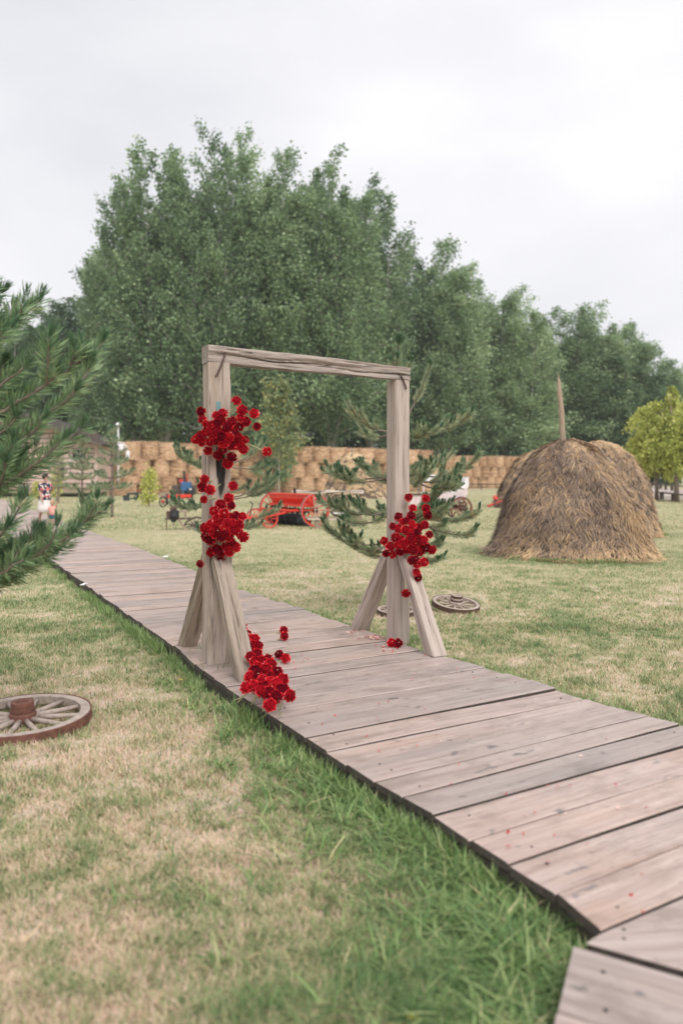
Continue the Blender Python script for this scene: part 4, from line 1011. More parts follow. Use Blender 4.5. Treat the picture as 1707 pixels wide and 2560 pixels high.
# ------------------------------------------------------------------ log cabin at the left
def build_cabin():
    Y = 60.0; s = FPX / Y; pk = at(29, 1022, Y); ev = at(262, 1106, Y); X0 = pk.x - (ev.x - pk.x) + .4; X1 = ev.x - .5; zb = .55
    root = empty('log_cabin', (pk.x, Y, 0)); tag(root, 'weathered plank cabin with a low pitched dark roof and raised deck behind the pines', 'cabin')
    D = 9.0; xa, xb = X0 - pk.x, X1 - pk.x; slope = (pk.z - ev.z) / (ev.x - pk.x)
    top_at = lambda x: pk.z - .22 - abs(x) * slope
    # siding boards course by course, each split in a few lengths
    z = zb; c = 0; mats = M['pinkwood']
    while z < pk.z - .5:
        h = .36; half = min(xb, (pk.z - .26 - z - h) / slope + .3)
        if half < .4: break
        x = -half if -half > xa else xa
        while x < half - .05:
            L = min(random.uniform(1.6, 3.4), half - x)
            if half - x - L < .6: L = half - x
            MB().cbox((L / 2, 0, h / 2), (L - .03, .09, h - .055), .02).obj('siding_board', mats, root, (x, random.gauss(0, .012), z)); x += L
        z += h; c += 1
    MB().box((0, .16, (zb + pk.z - 1.6) / 2), (xb - xa - .1, .10, pk.z - 1.6 - zb)).obj('inner_wall', M['dark_wood'], root)
    MB().box((xb - .05, D / 2, (zb + ev.z) / 2 - .1), (.12, D, ev.z - zb - .25)).obj('side_wall', M['pinkwood'], root)
    MB().box((xa + .05, D / 2, (zb + ev.z) / 2 - .1), (.12, D, ev.z - zb - .25)).obj('side_wall', M['pinkwood'], root)
    for sgn in (-1, 1):
        L = math.hypot(ev.x - pk.x, pk.z - ev.z) + .15; a = math.atan(slope) * sgn
        n = 6; ro = None
        R = Matrix.Rotation(a, 3, 'Y')
        mb = MB().box(R @ Vector((sgn * L / 2, 0, -.02)) + Vector((0, D / 2 - .5, pk.z - .10)), (L, D + 1.2, .07), 0, R)
        ro = mb.obj('roof', M['roof_wood'], root)
        MB().box(R @ Vector((sgn * L / 2, 0, -.11)) + Vector((0, -1.11, pk.z - .10)), (L, .05, .20), 0, R).obj('barge_board', M['dark_wood'], ro)
    for x in (xb - .1, xb * .55, .02): MB().beam((x, -.09, zb), (x, -.09, top_at(x) - .05), .14, .10).obj('corner_post', M['pinkwood'], root)
    # raised deck in front with dark gap underneath
    dz = .62
    for i in range(7): MB().cbox((0, 0, 0), (xb - xa + 1.6, .20, .07), .012).obj('deck_board', M['farm_wood'], root, ((xa + xb) / 2 + .6, -.28 - .215 * i, dz))
    MB().box((0, 0, 0), (xb - xa + 1.6, .06, .20)).obj('deck_fascia', M['farm_wood'], root, ((xa + xb) / 2 + .6, -1.70, dz - .14))
    for i in range(8):
        x = xa + (xb - xa + 1.2) * i / 7; MB().beam((x, -1.6, 0), (x, -1.6, dz - .04), .16).obj('deck_leg', M['farm_wood'], root)
    MB().box((0, 0, 0), (.9, .05, .75)).obj('window', M['black_iron'], root, (xb - 1.3, -.065, 2.95))
    MB().box((0, 0, 0), (1.5, .05, .07)).obj('window_sill', M['white'], root, (xb - 1.3, -.09, 2.56))
    MB().box((0, 0, 0), (.5, .06, 1.1)).obj('window', M['black_iron'], root, (xb - 2.6, -.068, 1.9))
build_cabin()
# white mushroom lamp, and white outdoor lamp heads beside it
p = at(296, 1070, 63.8); root = empty('lamp_post', (p.x, p.y, 0)); tag(root, 'white pole lamp with a flat conical cap rising behind the small pine', 'lamp post')
MB().tube([(0, 0, 0), (0, 0, p.z)], .075, 10).obj('pole', M['white'], root)
MB().lathe([(.08, p.z), (.08, p.z + .22), (.24, p.z + .2), (.25, p.z + .24), (.08, p.z + .4), (.001, p.z + .41)], 16).obj('lamp_cap', M['white'], root)
MB().lathe([(.001, -.42), (.17, -.42), (.26, -.30), (.24, .0), (.15, .1), (.001, .15)], 14).obj('lamp_head', M['white'], root, (.25, -.2, p.z - 1.35))
MB().lathe([(.001, -.5), (.15, -.48), (.18, -.1), (.11, .1), (.001, .14)], 14).obj('lamp_head', M['white'], root, (.78, -.2, p.z - 1.85))
MB().tube([(0, -.1, p.z - 1.1), (.45, -.2, p.z - 1.15), (.78, -.2, p.z - 1.6)], .05, 6).obj('arm', M['white'], root)

# ------------------------------------------------------------------ old farm machines
def mwheel(root, loc, axis, R, w, rim_t, hubr, hubl, n, m_rim, m_tyre, m_hub, spr=.014, spin=0.0, flat=False):
    "wheel as a part: the rim carries spokes, hub and tyre"
    o = MB().lathe([(R - rim_t, -w / 2), (R, -w / 2), (R, w / 2), (R - rim_t, w / 2)], 40, closed=True).obj('wheel', m_rim, root, loc, euler_to(axis, spin))
    MB().lathe([(R + .001, -w * .55), (R + .012, -w * .55), (R + .012, w * .55), (R + .001, w * .55)], 40, closed=True).obj('tyre', m_tyre, o)
    MB().lathe([(.002, -hubl / 2), (hubr * .7, -hubl / 2), (hubr, -hubl * .2), (hubr, hubl * .2), (hubr * .7, hubl / 2), (.002, hubl / 2)], 14).obj('hub', m_hub, o)
    sm = MB().tube([(hubr * .7, 0, 0), (R - rim_t * .6, 0, 0)], [spr * 1.1, spr * .9], 6).mesh('spoke', m_rim, True)
    for i in range(n): mobj('spoke', sm, o, (0, 0, 0), (0, 0, 2 * PI * i / n))
    return o

def seed_drill():
    fx = Vector((-.835, -.55, 0)); ang = math.atan2(fx.y, fx.x)
    root = empty('seed_drill', (-1.52, 26.5, 0), ang); tag(root, 'bright red horse drawn seed drill with long hopper and spoked wheels', 'seed drill')
    for y in (1.32, -1.32): mwheel(root, (0, y, .502), (0, 1, 0), .49, .05, .05, .07, .16, 12, M['red'], M['tyre_grey'], M['black_iron'], .018)
    MB().tube([(0, -1.4, .502), (0, 1.4, .502)], .025, 8).obj('axle', M['black_iron'], root)
    def extr(poly, y0, y1):
        n = len(poly); v = [(x, y0, z) for x, z in poly] + [(x, y1, z) for x, z in poly]
        f = [tuple(range(n)), tuple(range(2 * n - 1, n - 1, -1))] + [(i, i + n, (i + 1) % n + n, (i + 1) % n) for i in range(n)]; return MB().add(v, f)
    h = extr([(-.10, .60), (.10, .60), (.13, .72), (.23, .84), (.24, .95), (-.24, .95), (-.23, .84), (-.13, .72)], -1.16, 1.16).obj('hopper', M['red'], root)
    extr([(-.26, .953), (.27, .953), (.27, .98), (0, .995), (-.26, .98)], -1.2, 1.2).obj('lid', M['red'], h)
    extr([(.10, .60), (.24, .60), (.24, .665), (.10, .665)], -1.15, 1.15).obj('feed_rail', M['red'], root)
    extr([(.34, .47), (.72, .47), (.72, .505), (.34, .505)], -1.05, .95).obj('footboard', M['red'], root)
    for y in (-.95, -.3, .35, .9): MB().beam((0, y, .5), (.66, y, .455), .05, .03).obj('bracket', M['red'], root)
    for x, z in ((.12, .44), (.30, .36), (-.2, .46)): MB().beam((x, -1.15, z), (x, 1.15, z), .04, .04).obj('tool_bar', M['black_iron'], root)
    dm = MB().lathe([(.002, .018), (.06, .014), (.17, -.004), (.172, -.012), (.06, .0), (.002, .002)], 20).mesh('disc', M['black_iron'], True)
    am = MB().beam((0, 0, .44), (.10, 0, .17), .045, .035).beam((.18, 0, .38), (.10, 0, .17), .03, .03).mesh('coulter_arm', M['black_iron'])
    for i in range(13):
        y = -1.05 + 2.1 * i / 12; xo = .06 * (i % 2)
        mobj('coulter_arm', am, root, (xo + .05, y, 0)); mobj('disc', dm, root, (.15 + xo, y + .02, .168), euler_to((.15, 1, 0)))
        MB().tube([(.0, y, .60), (.05, y, .45), (.13 + xo, y, .25)], .022, 6).obj('seed_tube', M['black_iron'], root)
    # fore carriage with two small wheels and a drawbar
    for y in (1.2, .25): mwheel(root, (1.5, y, .282), (0, 1, 0), .27, .045, .035, .045, .12, 8, M['red'], M['tyre_grey'], M['black_iron'], .014)
    MB().tube([(1.5, .18, .282), (1.5, 1.27, .282)], .02, 8).obj('axle', M['black_iron'], root)
    MB().beam((.3, .75, .50), (1.5, .75, .30), .07, .06).obj('fore_beam', M['red'], root)
    MB().beam((1.4, 1.05, .315), (3.0, 1.0, .33), .08, .07).obj('drawbar', M['red'], root)
    MB().beam((1.4, .5, .315), (2.7, .55, .33), .07, .06).obj('drawbar', M['red'], root)
    MB().beam((2.2, 1.15, .27), (3.9, 1.25, .05), .07, .07).obj('pole', M['grey_metal'], root)
    MB().tube([(2.0, .9, .34), (1.9, .9, .72), (1.98, .9, .80)], .018, 6).obj('lever', M['black_iron'], root)
    MB().beam((.0, .1, .96), (.02, .12, 1.16), .05, .10).obj('lever', M['black_iron'], root)
    # ladder like guard on the near wheel
    for dx in (-.08, .10): MB().beam((dx * .6, 1.45, .30), (dx + .02, 1.42, .93), .022, .022).obj('guard_rail', M['canvas'], root)
    for k in range(4): MB().beam((-.07, 1.45, .52 + .12 * k), (.11, 1.45, .53 + .12 * k), .018, .018).obj('guard_rung', M['canvas'], root)
seed_drill()

def wooden_table():
    "low open wooden rack with a sagging canvas top, to the right of the drill"
    Y = 30.0; a = at(735, 1230, Y); b_ = at(905, 1240, Y); root = empty('wooden_rack', ((a.x + b_.x) / 2, Y, 0)); tag(root, 'low wooden rack under a sagging canvas cover behind the red seed drill', 'rack')
    hw = (b_.x - a.x) / 2; z = .93
    for sx in (-.98, -.02, .95):
        for sy in (-.5, .55): MB().beam((sx * hw, sy, 0), (sx * hw, sy, z), .09).obj('leg', M['farm_wood'], root)
    for sy in (-.5, .55): MB().beam((-hw, sy, z + .035), (hw, sy, z + .035), .08, .06).obj('rail', M['dark_wood'], root)
    MB().beam((-.02 * hw, -.55, .55), (.45 * hw, -.55, .9), .05).obj('strut', M['farm_wood'], root)
    V, Fq = [], []; n, m = 16, 6
    for i in range(n + 1):
        for j in range(m + 1):
            x = -hw * 1.03 + 2.06 * hw * i / n; y = -.66 + 1.36 * j / m
            V.append((x, y, z + .085 + .05 * mnoise.noise((x * 1.4, y * 2, 3)) - .06 * math.sin(PI * j / m) * abs(math.sin(PI * i / 8)) - (.07 if j in (0, m) else 0)))
    for i in range(n):
        for j in range(m): k = i * (m + 1) + j; Fq.append((k, k + m + 1, k + m + 2, k + 1))
    o = MB().add(V, Fq).obj('canvas_cover', M['canvas'], root, smooth=True); md = o.modifiers.new('thick', 'SOLIDIFY'); md.thickness = .02
    MB().cbox((.55 * hw, -.1, .22), (.8 * hw, .8, .04), .01).obj('shelf', M['white'], root)
    mwheel(root, (.32 * hw, .95, .43), (.5, 1, 0), .42, .05, .05, .07, .2, 10, M['dark_wood'], M['rust_dark'], M['dark_wood'], .02)
wooden_table()

def wood_winder():
    "stump with cross bars and rollers in front of the drill's near wheel"
    c = gp(792, 1322); root = empty('wooden_winder', (c.x, c.y, 0)); tag(root, 'small wooden winding frame on a stump beside the drill\'s near wheel', 'farm tool')
    MB().tube([(0, 0, 0), (0, 0, .33)], [.085, .075], 9).obj('stump', M['farm_wood'], root)
    MB().beam((-.35, 0, .34), (1.0, .1, .31), .07, .05).obj('bar', M['farm_wood'], root)
    MB().beam((-.28, -.12, .29), (.7, -.05, .27), .05, .05).obj('bar', M['canvas'], root)
    MB().tube([(.35, .15, .52), (.98, .18, .50)], .035, 8).obj('roller', M['farm_wood'], root)
    MB().tube([(.90, .18, .50), (1.02, .18, .50)], .085, 12).obj('roller_head', M['farm_wood'], root)
    MB().beam((.86, .18, 0), (.86, .18, .47), .06).obj('leg', M['farm_wood'], root)
    MB().beam((.1, 0, .34), (.2, .05, .56), .04).obj('upright', M['farm_wood'], root); MB().beam((.2, .06, .53), (.5, .14, .53), .04).obj('bar', M['farm_wood'], root)
wood_winder()

def old_plough():
    "wooden plough frame with a barrel like hopper at the left post"
    root = empty('wooden_plough', (gp(450, 1322).x, 24.0, 0)); tag(root, 'old wooden plough frame with dark barrel and loose spoked wheel left of the arch', 'plough')
    P = lambda x, y, dy=0: at(x, y, 24.0 + dy) - Vector(root.location)
    MB().beam(P(436, 1240), P(446, 1297), .05).obj('frame_bar', M['farm_wood'], root)
    MB().beam(P(443, 1292), P(468, 1330), .06).obj('frame_bar', M['farm_wood'], root)
    MB().beam(P(467, 1330), P(512, 1326), .05).obj('frame_bar', M['farm_wood'], root)
    MB().beam(P(418, 1280, -.15), P(470, 1278, .15), .06).obj('frame_bar', M['farm_wood'], root)
    MB().beam(P(414, 1297, -.2), P(478, 1296, .2), .06).obj('frame_bar', M['dark_wood'], root)
    MB().beam(P(464, 1279, .1), P(464, 1297, .1), .06).obj('frame_bar', M['farm_wood'], root)
    MB().tube([P(437, 1276, -.1), P(436, 1290, -.1), P(433, 1305, -.1)], [.12, .15, .06], 14).obj('barrel', M['black_iron'], root)
    MB().tube([P(424, 1278, -.1), P(424, 1295, -.1)], [.09, .08], 12).obj('barrel', M['rust_dark'], root)
    MB().tube([P(427, 1275, -.1), P(440, 1270, -.1)], [.07, .05], 8).obj('gear', M['rust_dark'], root)
    a = P(417, 1298, -.15); MB().tube([a, (a.x, a.y, .0)], .014, 6).obj('spike', M['rust_dark'], root)
    a = P(434, 1300, -.1); MB().tube([a, (a.x, a.y, .12)], .012, 6).obj('spike', M['rust_dark'], root)
    mwheel(root, P(485, 1311, .25), (-.25, -.62, .75), .30, .04, .03, .055, .22, 10, M['dark_wood'], M['rust_dark'], M['farm_wood'], .018)
old_plough()

def iron_plough():
    root = empty('iron_plough', gp(330, 1252)); root.location.z = 0; s = root.location.y / FPX
    tag(root, 'dark green iron plough with a black mouldboard in front of the bale wall', 'plough')
    Y = root.location.y; P = lambda x, y, dy=0: at(x, y, Y + dy) - Vector(root.location)
    V = [P(307, 1239), P(324, 1236), P(325, 1253, -.1), P(309, 1252, -.3), P(307, 1239, .06), P(324, 1236, .06), P(325, 1253, -.04), P(309, 1252, -.24)]
    MB().add(V, [(0, 1, 2, 3), (7, 6, 5, 4), (0, 4, 5, 1), (1, 5, 6, 2), (2, 6, 7, 3), (3, 7, 4, 0)]).obj('mouldboard', M['black_iron'], root)
    MB().tube([P(318, 1236), P(335, 1233), P(360, 1236), P(372, 1238)], .06, 7).obj('beam', M['green_iron'], root)
    MB().tube([P(326, 1246), P(345, 1246)], .05, 7).obj('beam', M['green_iron'], root)
    w = P(345, 1246); mwheel(root, (w.x, w.y - .1, .23), (.5, 1, 0), .22, .05, .03, .05, .12, 7, M['green_iron'], M['black_iron'], M['black_iron'], .02)
    MB().tube([P(345, 1232), P(347, 1248)], .05, 7).obj('stand', M['black_iron'], root); MB().tube([P(349, 1244), P(368, 1240)], .05, 7).obj('handle', M['grey_metal'], root)
iron_plough()

def hutch():
    p = gp(357, 1245); Y = p.y; root = empty('wooden_hutch', (p.x, Y, 0)); tag(root, 'small brown wooden hutch with a dark lid before the bale wall', 'hutch')
    w = 24 * Y / FPX
    for i in range(6): MB().cbox((0, 0, 0), (w / 6 - .015, .05, .75), .01).obj('board', M['rustwood'], root, (-w / 2 + w / 6 * (i + .5), -.35, .50))
    MB().box((0, .03, .5), (w - .04, .7, .72)).obj('box', M['dark_wood'], root)
    MB().beam((-w * .75, -.1, .93), (w * .6, -.1, 1.0), .9, .07, up=(0, 0, 1)).obj('lid', M['dark_wood'], root)
    for sx in (-.4, .4): MB().beam((sx * w, -.2, 0), (sx * w, -.2, .14), .10).obj('leg', M['dark_wood'], root)
M['rustwood'] = wood('brown_boards', (.22, .085, .05), (.13, .05, .03), (.03, .015, .01), (14, 14, .9), crack=.4)
hutch()

def mower():
    "small red and blue machine with a chimney pipe, a trough behind and a red beam on two little wheels"
    p = gp(460, 1246); Y = p.y; root = empty('farm_engine', (p.x, Y, 0)); tag(root, 'small blue and red farm engine with black chimney on a dark wooden trough', 'farm machine')
    P = lambda x, y, dy=0: at(x, y, Y + dy) - Vector(root.location); k = Y / FPX
    bx = lambda x0, y0, x1, y1, d, dy=0: (P((x0 + x1) / 2, (y0 + y1) / 2, dy), ((x1 - x0) * k, d, (y1 - y0) * k))
    c, d = bx(434, 1212, 489, 1237, 1.1, .8); t = MB().cbox(c, d, .03).obj('trough', M['dark_wood'], root)
    for i in range(3): MB().cbox((0, 0, 0), (d[0] + .06, .05, d[2] / 3 - .03), .01).obj('trough_board', M['dark_wood'], t, (c.x, c.y - d[1] / 2 - .03, c.z - d[2] / 3 + d[2] / 3 * i))
    c, d = bx(404, 1232, 440, 1247, .9, .5); MB().cbox(c, d, .02).obj('trough', M['farm_wood'], root)
    c, d = bx(455, 1205, 478, 1228, .7, 0); bb = MB().cbox(c, d, .03).obj('engine_box', M['blue'], root)
    for i in range(3): MB().cbox((0, 0, 0), (d[0] * .26, .04, d[2] * .8), .02).obj('grille', M['blue'], bb, (c.x + d[0] * .31 * (i - 1), c.y - d[1] / 2 - .02, c.z))
    c, d = bx(450, 1198, 469, 1208, .6, .1); MB().cbox(c, d, .03).obj('seat_box', M['red_dull'], root)
    c, d = bx(470, 1220, 486, 1236, .5, -.2); MB().cbox(c, d, .03).obj('battery_box', M['black_iron'], root)
    c, d = bx(474, 1221, 479, 1225, .05, -.48); MB().cbox(c, d, .02).obj('lamp', M['white'], root)
    MB().tube([P(466, 1225, -.2), P(460, 1178, -.2)], [.10, .075], 9).obj('chimney', M['black_iron'], root); MB().tube([P(468, 1205, .1), P(467, 1183, .1)], .045, 7).obj('pipe', M['red_dull'], root)
    MB().tube([P(458, 1246, 0), P(459, 1228, 0)], .09, 8).obj('stand', M['grey_metal'], root)
    MB().tube([P(480, 1246, .8), P(480, 1234, .8)], .09, 8).obj('stand', M['dark_wood'], root); MB().tube([P(440, 1246, .8), P(440, 1234, .8)], .09, 8).obj('stand', M['dark_wood'], root)
    q = gp(420, 1268); Y2 = q.y; root = empty('red_cultivator', (q.x, Y2, 0)); tag(root, 'red beamed cultivator on two small iron wheels beside the blue engine', 'cultivator')
    P = lambda x, y, dy=0: at(x, y, Y2 + dy) - Vector(root.location)
    MB().beam(P(418, 1241), P(478, 1240, .5), .09, .16).obj('beam', M['red'], root)
    MB().tube([P(418, 1234), P(419, 1262)], .05, 7).obj('upright', M['black_iron'], root)
    w = P(408, 1262); w2 = P(433, 1262)
    MB().tube([(w.x, -.02, .26), (w2.x, -.02, .26)], .025, 7).obj('axle', M['black_iron'], root)
    for u in (w, w2): mwheel(root, (u.x, 0, .262), (.9, -.5, 0), .25, .04, .03, .09, .12, 6, M['black_iron'], M['black_iron'], M['red_dull'], .016)
    for x in (455, 470, 480): MB().tube([P(x, 1242, .4), P(x + 3, 1252, .3), (P(x + 8, 1258, .2).x, .2, .02)], .03, 6).obj('tine', M['rust_dark'], root)
mower()

def carriage():
    "pinkish white carriage behind the right post"
    Y = 29.5; root = empty('horse_carriage', (at(1095, 1300, Y).x, Y, 0)); tag(root, 'white and pink horse carriage with canvas top behind the pine and right post', 'carriage')
    P = lambda x, y, dy=0: at(x, y, Y + dy) - Vector(root.location); k = Y / FPX
    def prism(poly, y0, y1, name, mat, par=root):
        n = len(poly); v = [Vector((p.x, y0, p.z)) for p in poly] + [Vector((p.x, y1, p.z)) for p in poly]
        f = [tuple(range(n - 1, -1, -1)), tuple(range(n, 2 * n))] + [((i + 1) % n, i, i + n, (i + 1) % n + n) for i in range(n)]
        return MB().add(v, [tuple(reversed(q)) for q in f]).obj(name, mat, par)
    body = prism([P(1022, 1236), P(1090, 1236), P(1130, 1231), P(1160, 1218), P(1164, 1232), P(1150, 1250), P(1110, 1260), P(1060, 1266), P(1022, 1268)], -.55, .6, 'body', M['pinkwhite'])
    prism([P(1022, 1234.5), P(1085, 1234.5), P(1085, 1236.5), P(1022, 1236.5)], -.6, .65, 'body_trim', M['rust_dark'], body)
    for x in (1040, 1056, 1072): MB().beam(P(x, 1240, -.58), P(x, 1262, -.58), .02, .03).obj('body_batten', M['pinkwhite'], root)
    prism([P(1055, 1190), P(1075, 1187), P(1120, 1184), P(1124, 1188), P(1118, 1200), P(1100, 1203), P(1056, 1203)], -.5, .55, 'canopy', M['white'])
    MB().beam(P(1058, 1203, -.4), P(1058, 1236, -.4), .05).obj('canopy_post', M['pinkwhite'], root); MB().beam(P(1112, 1200, -.4), P(1122, 1234, -.4), .05).obj('canopy_post', M['pinkwhite'], root)
    MB().beam(P(1058, 1203, .4), P(1058, 1236, .4), .05).obj('canopy_post', M['pinkwhite'], root); MB().beam(P(1112, 1200, .4), P(1122, 1234, .4), .05).obj('canopy_post', M['pinkwhite'], root)
    prism([P(1120, 1232), P(1140, 1222), P(1162, 1192), P(1166, 1194), P(1166, 1215), P(1150, 1236)], -.5, .55, 'seat_back', M['white'])
    o = MB().lathe([(.002, .03), (.22, .02), (.24, 0), (.22, -.02), (.002, -.03)], 20).obj('disc_sign', M['white'], root, P(1046, 1181, .2), euler_to((.35, -1, 0)))
    MB().tube([P(1046, 1192, .2), P(1046, 1236, .2)], .02, 6).obj('disc_stand', M['grey_metal'], root)
    prism([P(1030, 1268), P(1160, 1262), P(1160, 1268), P(1030, 1274)], -.35, .35, 'chassis', M['black_iron'])
    MB().beam(P(1030, 1290, -.3), P(1090, 1290, -.3), .05).obj('shaft', M['black_iron'], root)
    for dy in (-.62, .66):
        for x, R in ((1078, .34), (1146, .40)): mwheel(root, (P(x, 1280).x, dy, R + .012), (.28 if x > 1100 else .35, -1, 0), R, .06, .045, .07, .16, 10, M['rustwood'] if x > 1100 else M['red_dull'], M['rust_dark'], M['rust_dark'], .02)
    MB().tube([P(1078, 1280, -.6), P(1078, 1280, .62)], .03, 7).obj('axle', M['black_iron'], root); MB().tube([(P(1146, 1280).x, -.6, .41), (P(1146, 1280).x, .64, .41)], .03, 7).obj('axle', M['black_iron'], root)
    MB().beam(P(1146, 1256, -.4), P(1158, 1258, -.6), .05).obj('step', M['black_iron'], root); MB().beam(P(1146, 1272, -.5), P(1168, 1274, -.7), .05).obj('step', M['black_iron'], root)
    MB().beam(P(1150, 1250, -.5), P(1150, 1274, -.6), .03).obj('step_iron', M['black_iron'], root)
carriage()

def red_plough(px, py, sc, flip, label):
    c = gp(px, py); root = empty('red_plough', (c.x, c.y, 0)); tag(root, label, 'plough'); f = -1 if flip else 1
    MB().beam((-.5 * f * sc, 0, .42 * sc), (.45 * f * sc, -.1, .08 * sc), .09 * sc, .09 * sc).obj('beam', M['red_dull'], root)
    MB().lathe([(.001, -.06 * sc), (.1 * sc, -.05 * sc), (.11 * sc, .03 * sc), (.06 * sc, .06 * sc), (.001, .07 * sc)], 12).obj('hub_cap', M['red_dull'], root, (.12 * f * sc, -.02, .42 * sc), (RAD(50), .3, 0))
    MB().beam((.12 * f * sc, 0, .20 * sc), (.12 * f * sc, 0, .40 * sc), .05 * sc).obj('stem', M['rust_dark'], root)
    for i in range(3): MB().lathe([(.001, .02), (.13 * sc, .0), (.16 * sc, -.03), (.13 * sc, -.012), (.001, .008)], 14).obj('disc', M['rust_dark'], root, (-.35 * f * sc + .2 * f * sc * i, -.08, .155 * sc), euler_to((.5, -1, .1)))
    MB().tube([(-.42 * f * sc, 0, .0), (-.40 * f * sc, 0, .40 * sc)], .03 * sc, 6).obj('leg', M['red_dull'], root)
red_plough(1612, 1322, .62, False, 'red disc plough lying half behind the right foot of the large haystack')
red_plough(1245, 1270, 1.15, True, 'red disc plough at the foot of the haystack further back')

# little silver solar spotlight in the grass by the heap of flowers
c = gp(613, 1757, .02); root = empty('garden_spotlight', (c.x, c.y, 0)); tag(root, 'small silver garden spotlight in the grass by the flower heap', 'spotlight')
MB().lathe([(.001, -.05), (.030, -.048), (.045, .0), (.05, .03), (.047, .034), (.001, .03)], 16).obj('lamp_head', M['silver'], root, (0, 0, .055), (RAD(38), RAD(25), 0))
MB().tube([(0, 0, -.01), (0, 0, .05)], .008, 6).obj('spike', M['black_iron'], root)
for px, py, lab, z in ((413, 1394, 'scrap of white paper at the right edge of the boardwalk, left of the arch', DECK), (210, 1464, 'flat white metal strip at the left edge of the boardwalk', DECK - .03)):
    c = gp(px, py, z); o = MB().add([(-.05, -.03, .01), (.06, -.02, .012), (.05, .03, .03), (-.04, .04, .012), (0, .01, .035)], [(0, 1, 4), (1, 2, 4), (2, 3, 4), (3, 0, 4), (0, 3, 2, 1)]).obj('paper_scrap', M['white'], None, c); tag(o, lab, 'litter')

# ------------------------------------------------------------------ woman and child on the boardwalk
def skin_body(name, J, E_, mat, parent, root_i=0, sub=2):
    "J: list of (x, y, z, r); one continuous skinned body"
    me = bpy.data.meshes.new(name); me.from_pydata([j[:3] for j in J], E_, []); me.materials.append(mat)
    o = mobj(name, me, parent); o.modifiers.new('skin', 'SKIN').use_smooth_shade = True
    sv_ = me.skin_vertices[0].data if me.skin_vertices else None
    if sv_ is None:
        import bmesh
        bm = bmesh.new(); bm.from_mesh(me); lay = bm.verts.layers.skin.verify(); bm.to_mesh(me); bm.free(); sv_ = me.skin_vertices[0].data
    for i, j in enumerate(J):
        sv_[i].radius = (j[3], j[4] if len(j) > 4 else j[3]); sv_[i].use_root = (i == root_i)
    s = o.modifiers.new('sub', 'SUBSURF'); s.levels = sub; s.render_levels = sub
    return o

def garment(name, rings, mat, parent, n=18, fold=0.0, seed=0, thick=.004):
    "rings: (cx, cy, z, rx, ry) lofted"
    V, Fq = [], []
    for i, (cx, cy, z, a, b_) in enumerate(rings):
        for k in range(n):
            t = 2 * PI * k / n; q = 1 + fold * (i / (len(rings) - 1)) * math.sin(t * 5 + seed)
            V.append((cx + a * q * math.cos(t), cy + b_ * q * math.sin(t), z))
    for i in range(len(rings) - 1):
        for k in range(n): j = (k + 1) % n; Fq.append((i * n + k, i * n + j, i * n + n + j, i * n + n + k))
    o = MB().add(V, Fq).obj(name, mat, parent, smooth=True); md = o.modifiers.new('thick', 'SOLIDIFY'); md.thickness = thick; return o

M['skin'] = paint('skin', (.48, .27, .19), .55, 0, .1, 10); M['hair'] = paint('brown_hair', (.035, .02, .016), .5, 0, .4, 30); M['hair_fair'] = paint('fair_hair', (.55, .34, .20), .55, 0, .25, 30)
M['skirt'] = paint('white_cloth', (.74, .71, .69), .85, 0, .06, 5); M['pink_shirt'] = paint('pink_cloth', (.72, .36, .30), .85, 0, .2, 6, worn=(.75, .65, .62)); M['teal_cloth'] = paint('teal_cloth', (.05, .17, .20), .85, 0, .2, 6); M['sandal'] = paint('green_sandal', (.03, .06, .045), .6)
m, nt, b = new_mat('floral_cloth'); v = coords(nt, (1, 1, 1), False)
vo = nt.nodes.new('ShaderNodeTexVoronoi'); vo.inputs['Scale'].default_value = 17; nt.links.new(v, vo.inputs['Vector'])
sx = nt.nodes.new('ShaderNodeSeparateColor'); nt.links.new(vo.outputs['Color'], sx.inputs[0])
cr = ramp(nt, sx.outputs[0], [(.0, (.022, .028, .06)), (.50, (.022, .028, .06)), (.52, (.60, .12, .12)), (.68, (.62, .20, .18)), (.70, (.72, .62, .58)), (1, (.75, .68, .66))]); nt.nodes[-1].color_ramp.interpolation = 'CONSTANT'
nt.links.new(cr, b.inputs['Base Color']); b.inputs['Roughness'].default_value = .85; M['floral'] = m

def head(parent, c, h, face, hair, name='head_hair', bob=True):
    "hair cap and facial features on a head centred at c, h tall, looking along face"
    c = Vector(c); f = Vector(face).normalized(); q = f.to_track_quat('Y', 'Z'); R = q.to_matrix()
    V, Fq = [], []; n, m_ = 16, 9
    for i in range(m_ + 1):
        th = PI * .68 * i / m_
        for k in range(n):
            a = 2 * PI * k / n; d = Vector((math.sin(th) * math.cos(a), math.sin(th) * math.sin(a), math.cos(th)))
            r = .43 if bob else .41
            if d.y > .3 and d.z < .45: r = .30                      # leaves the face free
            V.append(c + R @ Vector((d.x * h * r, d.y * h * (r + .06) - .02 * h, d.z * h * (r + .14) + .06 * h)))
    for i in range(m_):
        for k in range(n): j = (k + 1) % n; Fq.append((i * n + k, i * n + n + k, i * n + n + j, i * n + j))
    MB().add(V, Fq).obj('hair', hair, parent, smooth=True)
    mb = MB()
    for s in (-1, 1): mb.box(c + R @ Vector((s * .15 * h, .40 * h, .03 * h)), (.07 * h, .03 * h, .045 * h), 0, R)
    mb.box(c + R @ Vector((0, .40 * h, -.26 * h)), (.16 * h, .03 * h, .03 * h), 0, R); mb.obj('eyes_and_mouth', M['hair'], parent)

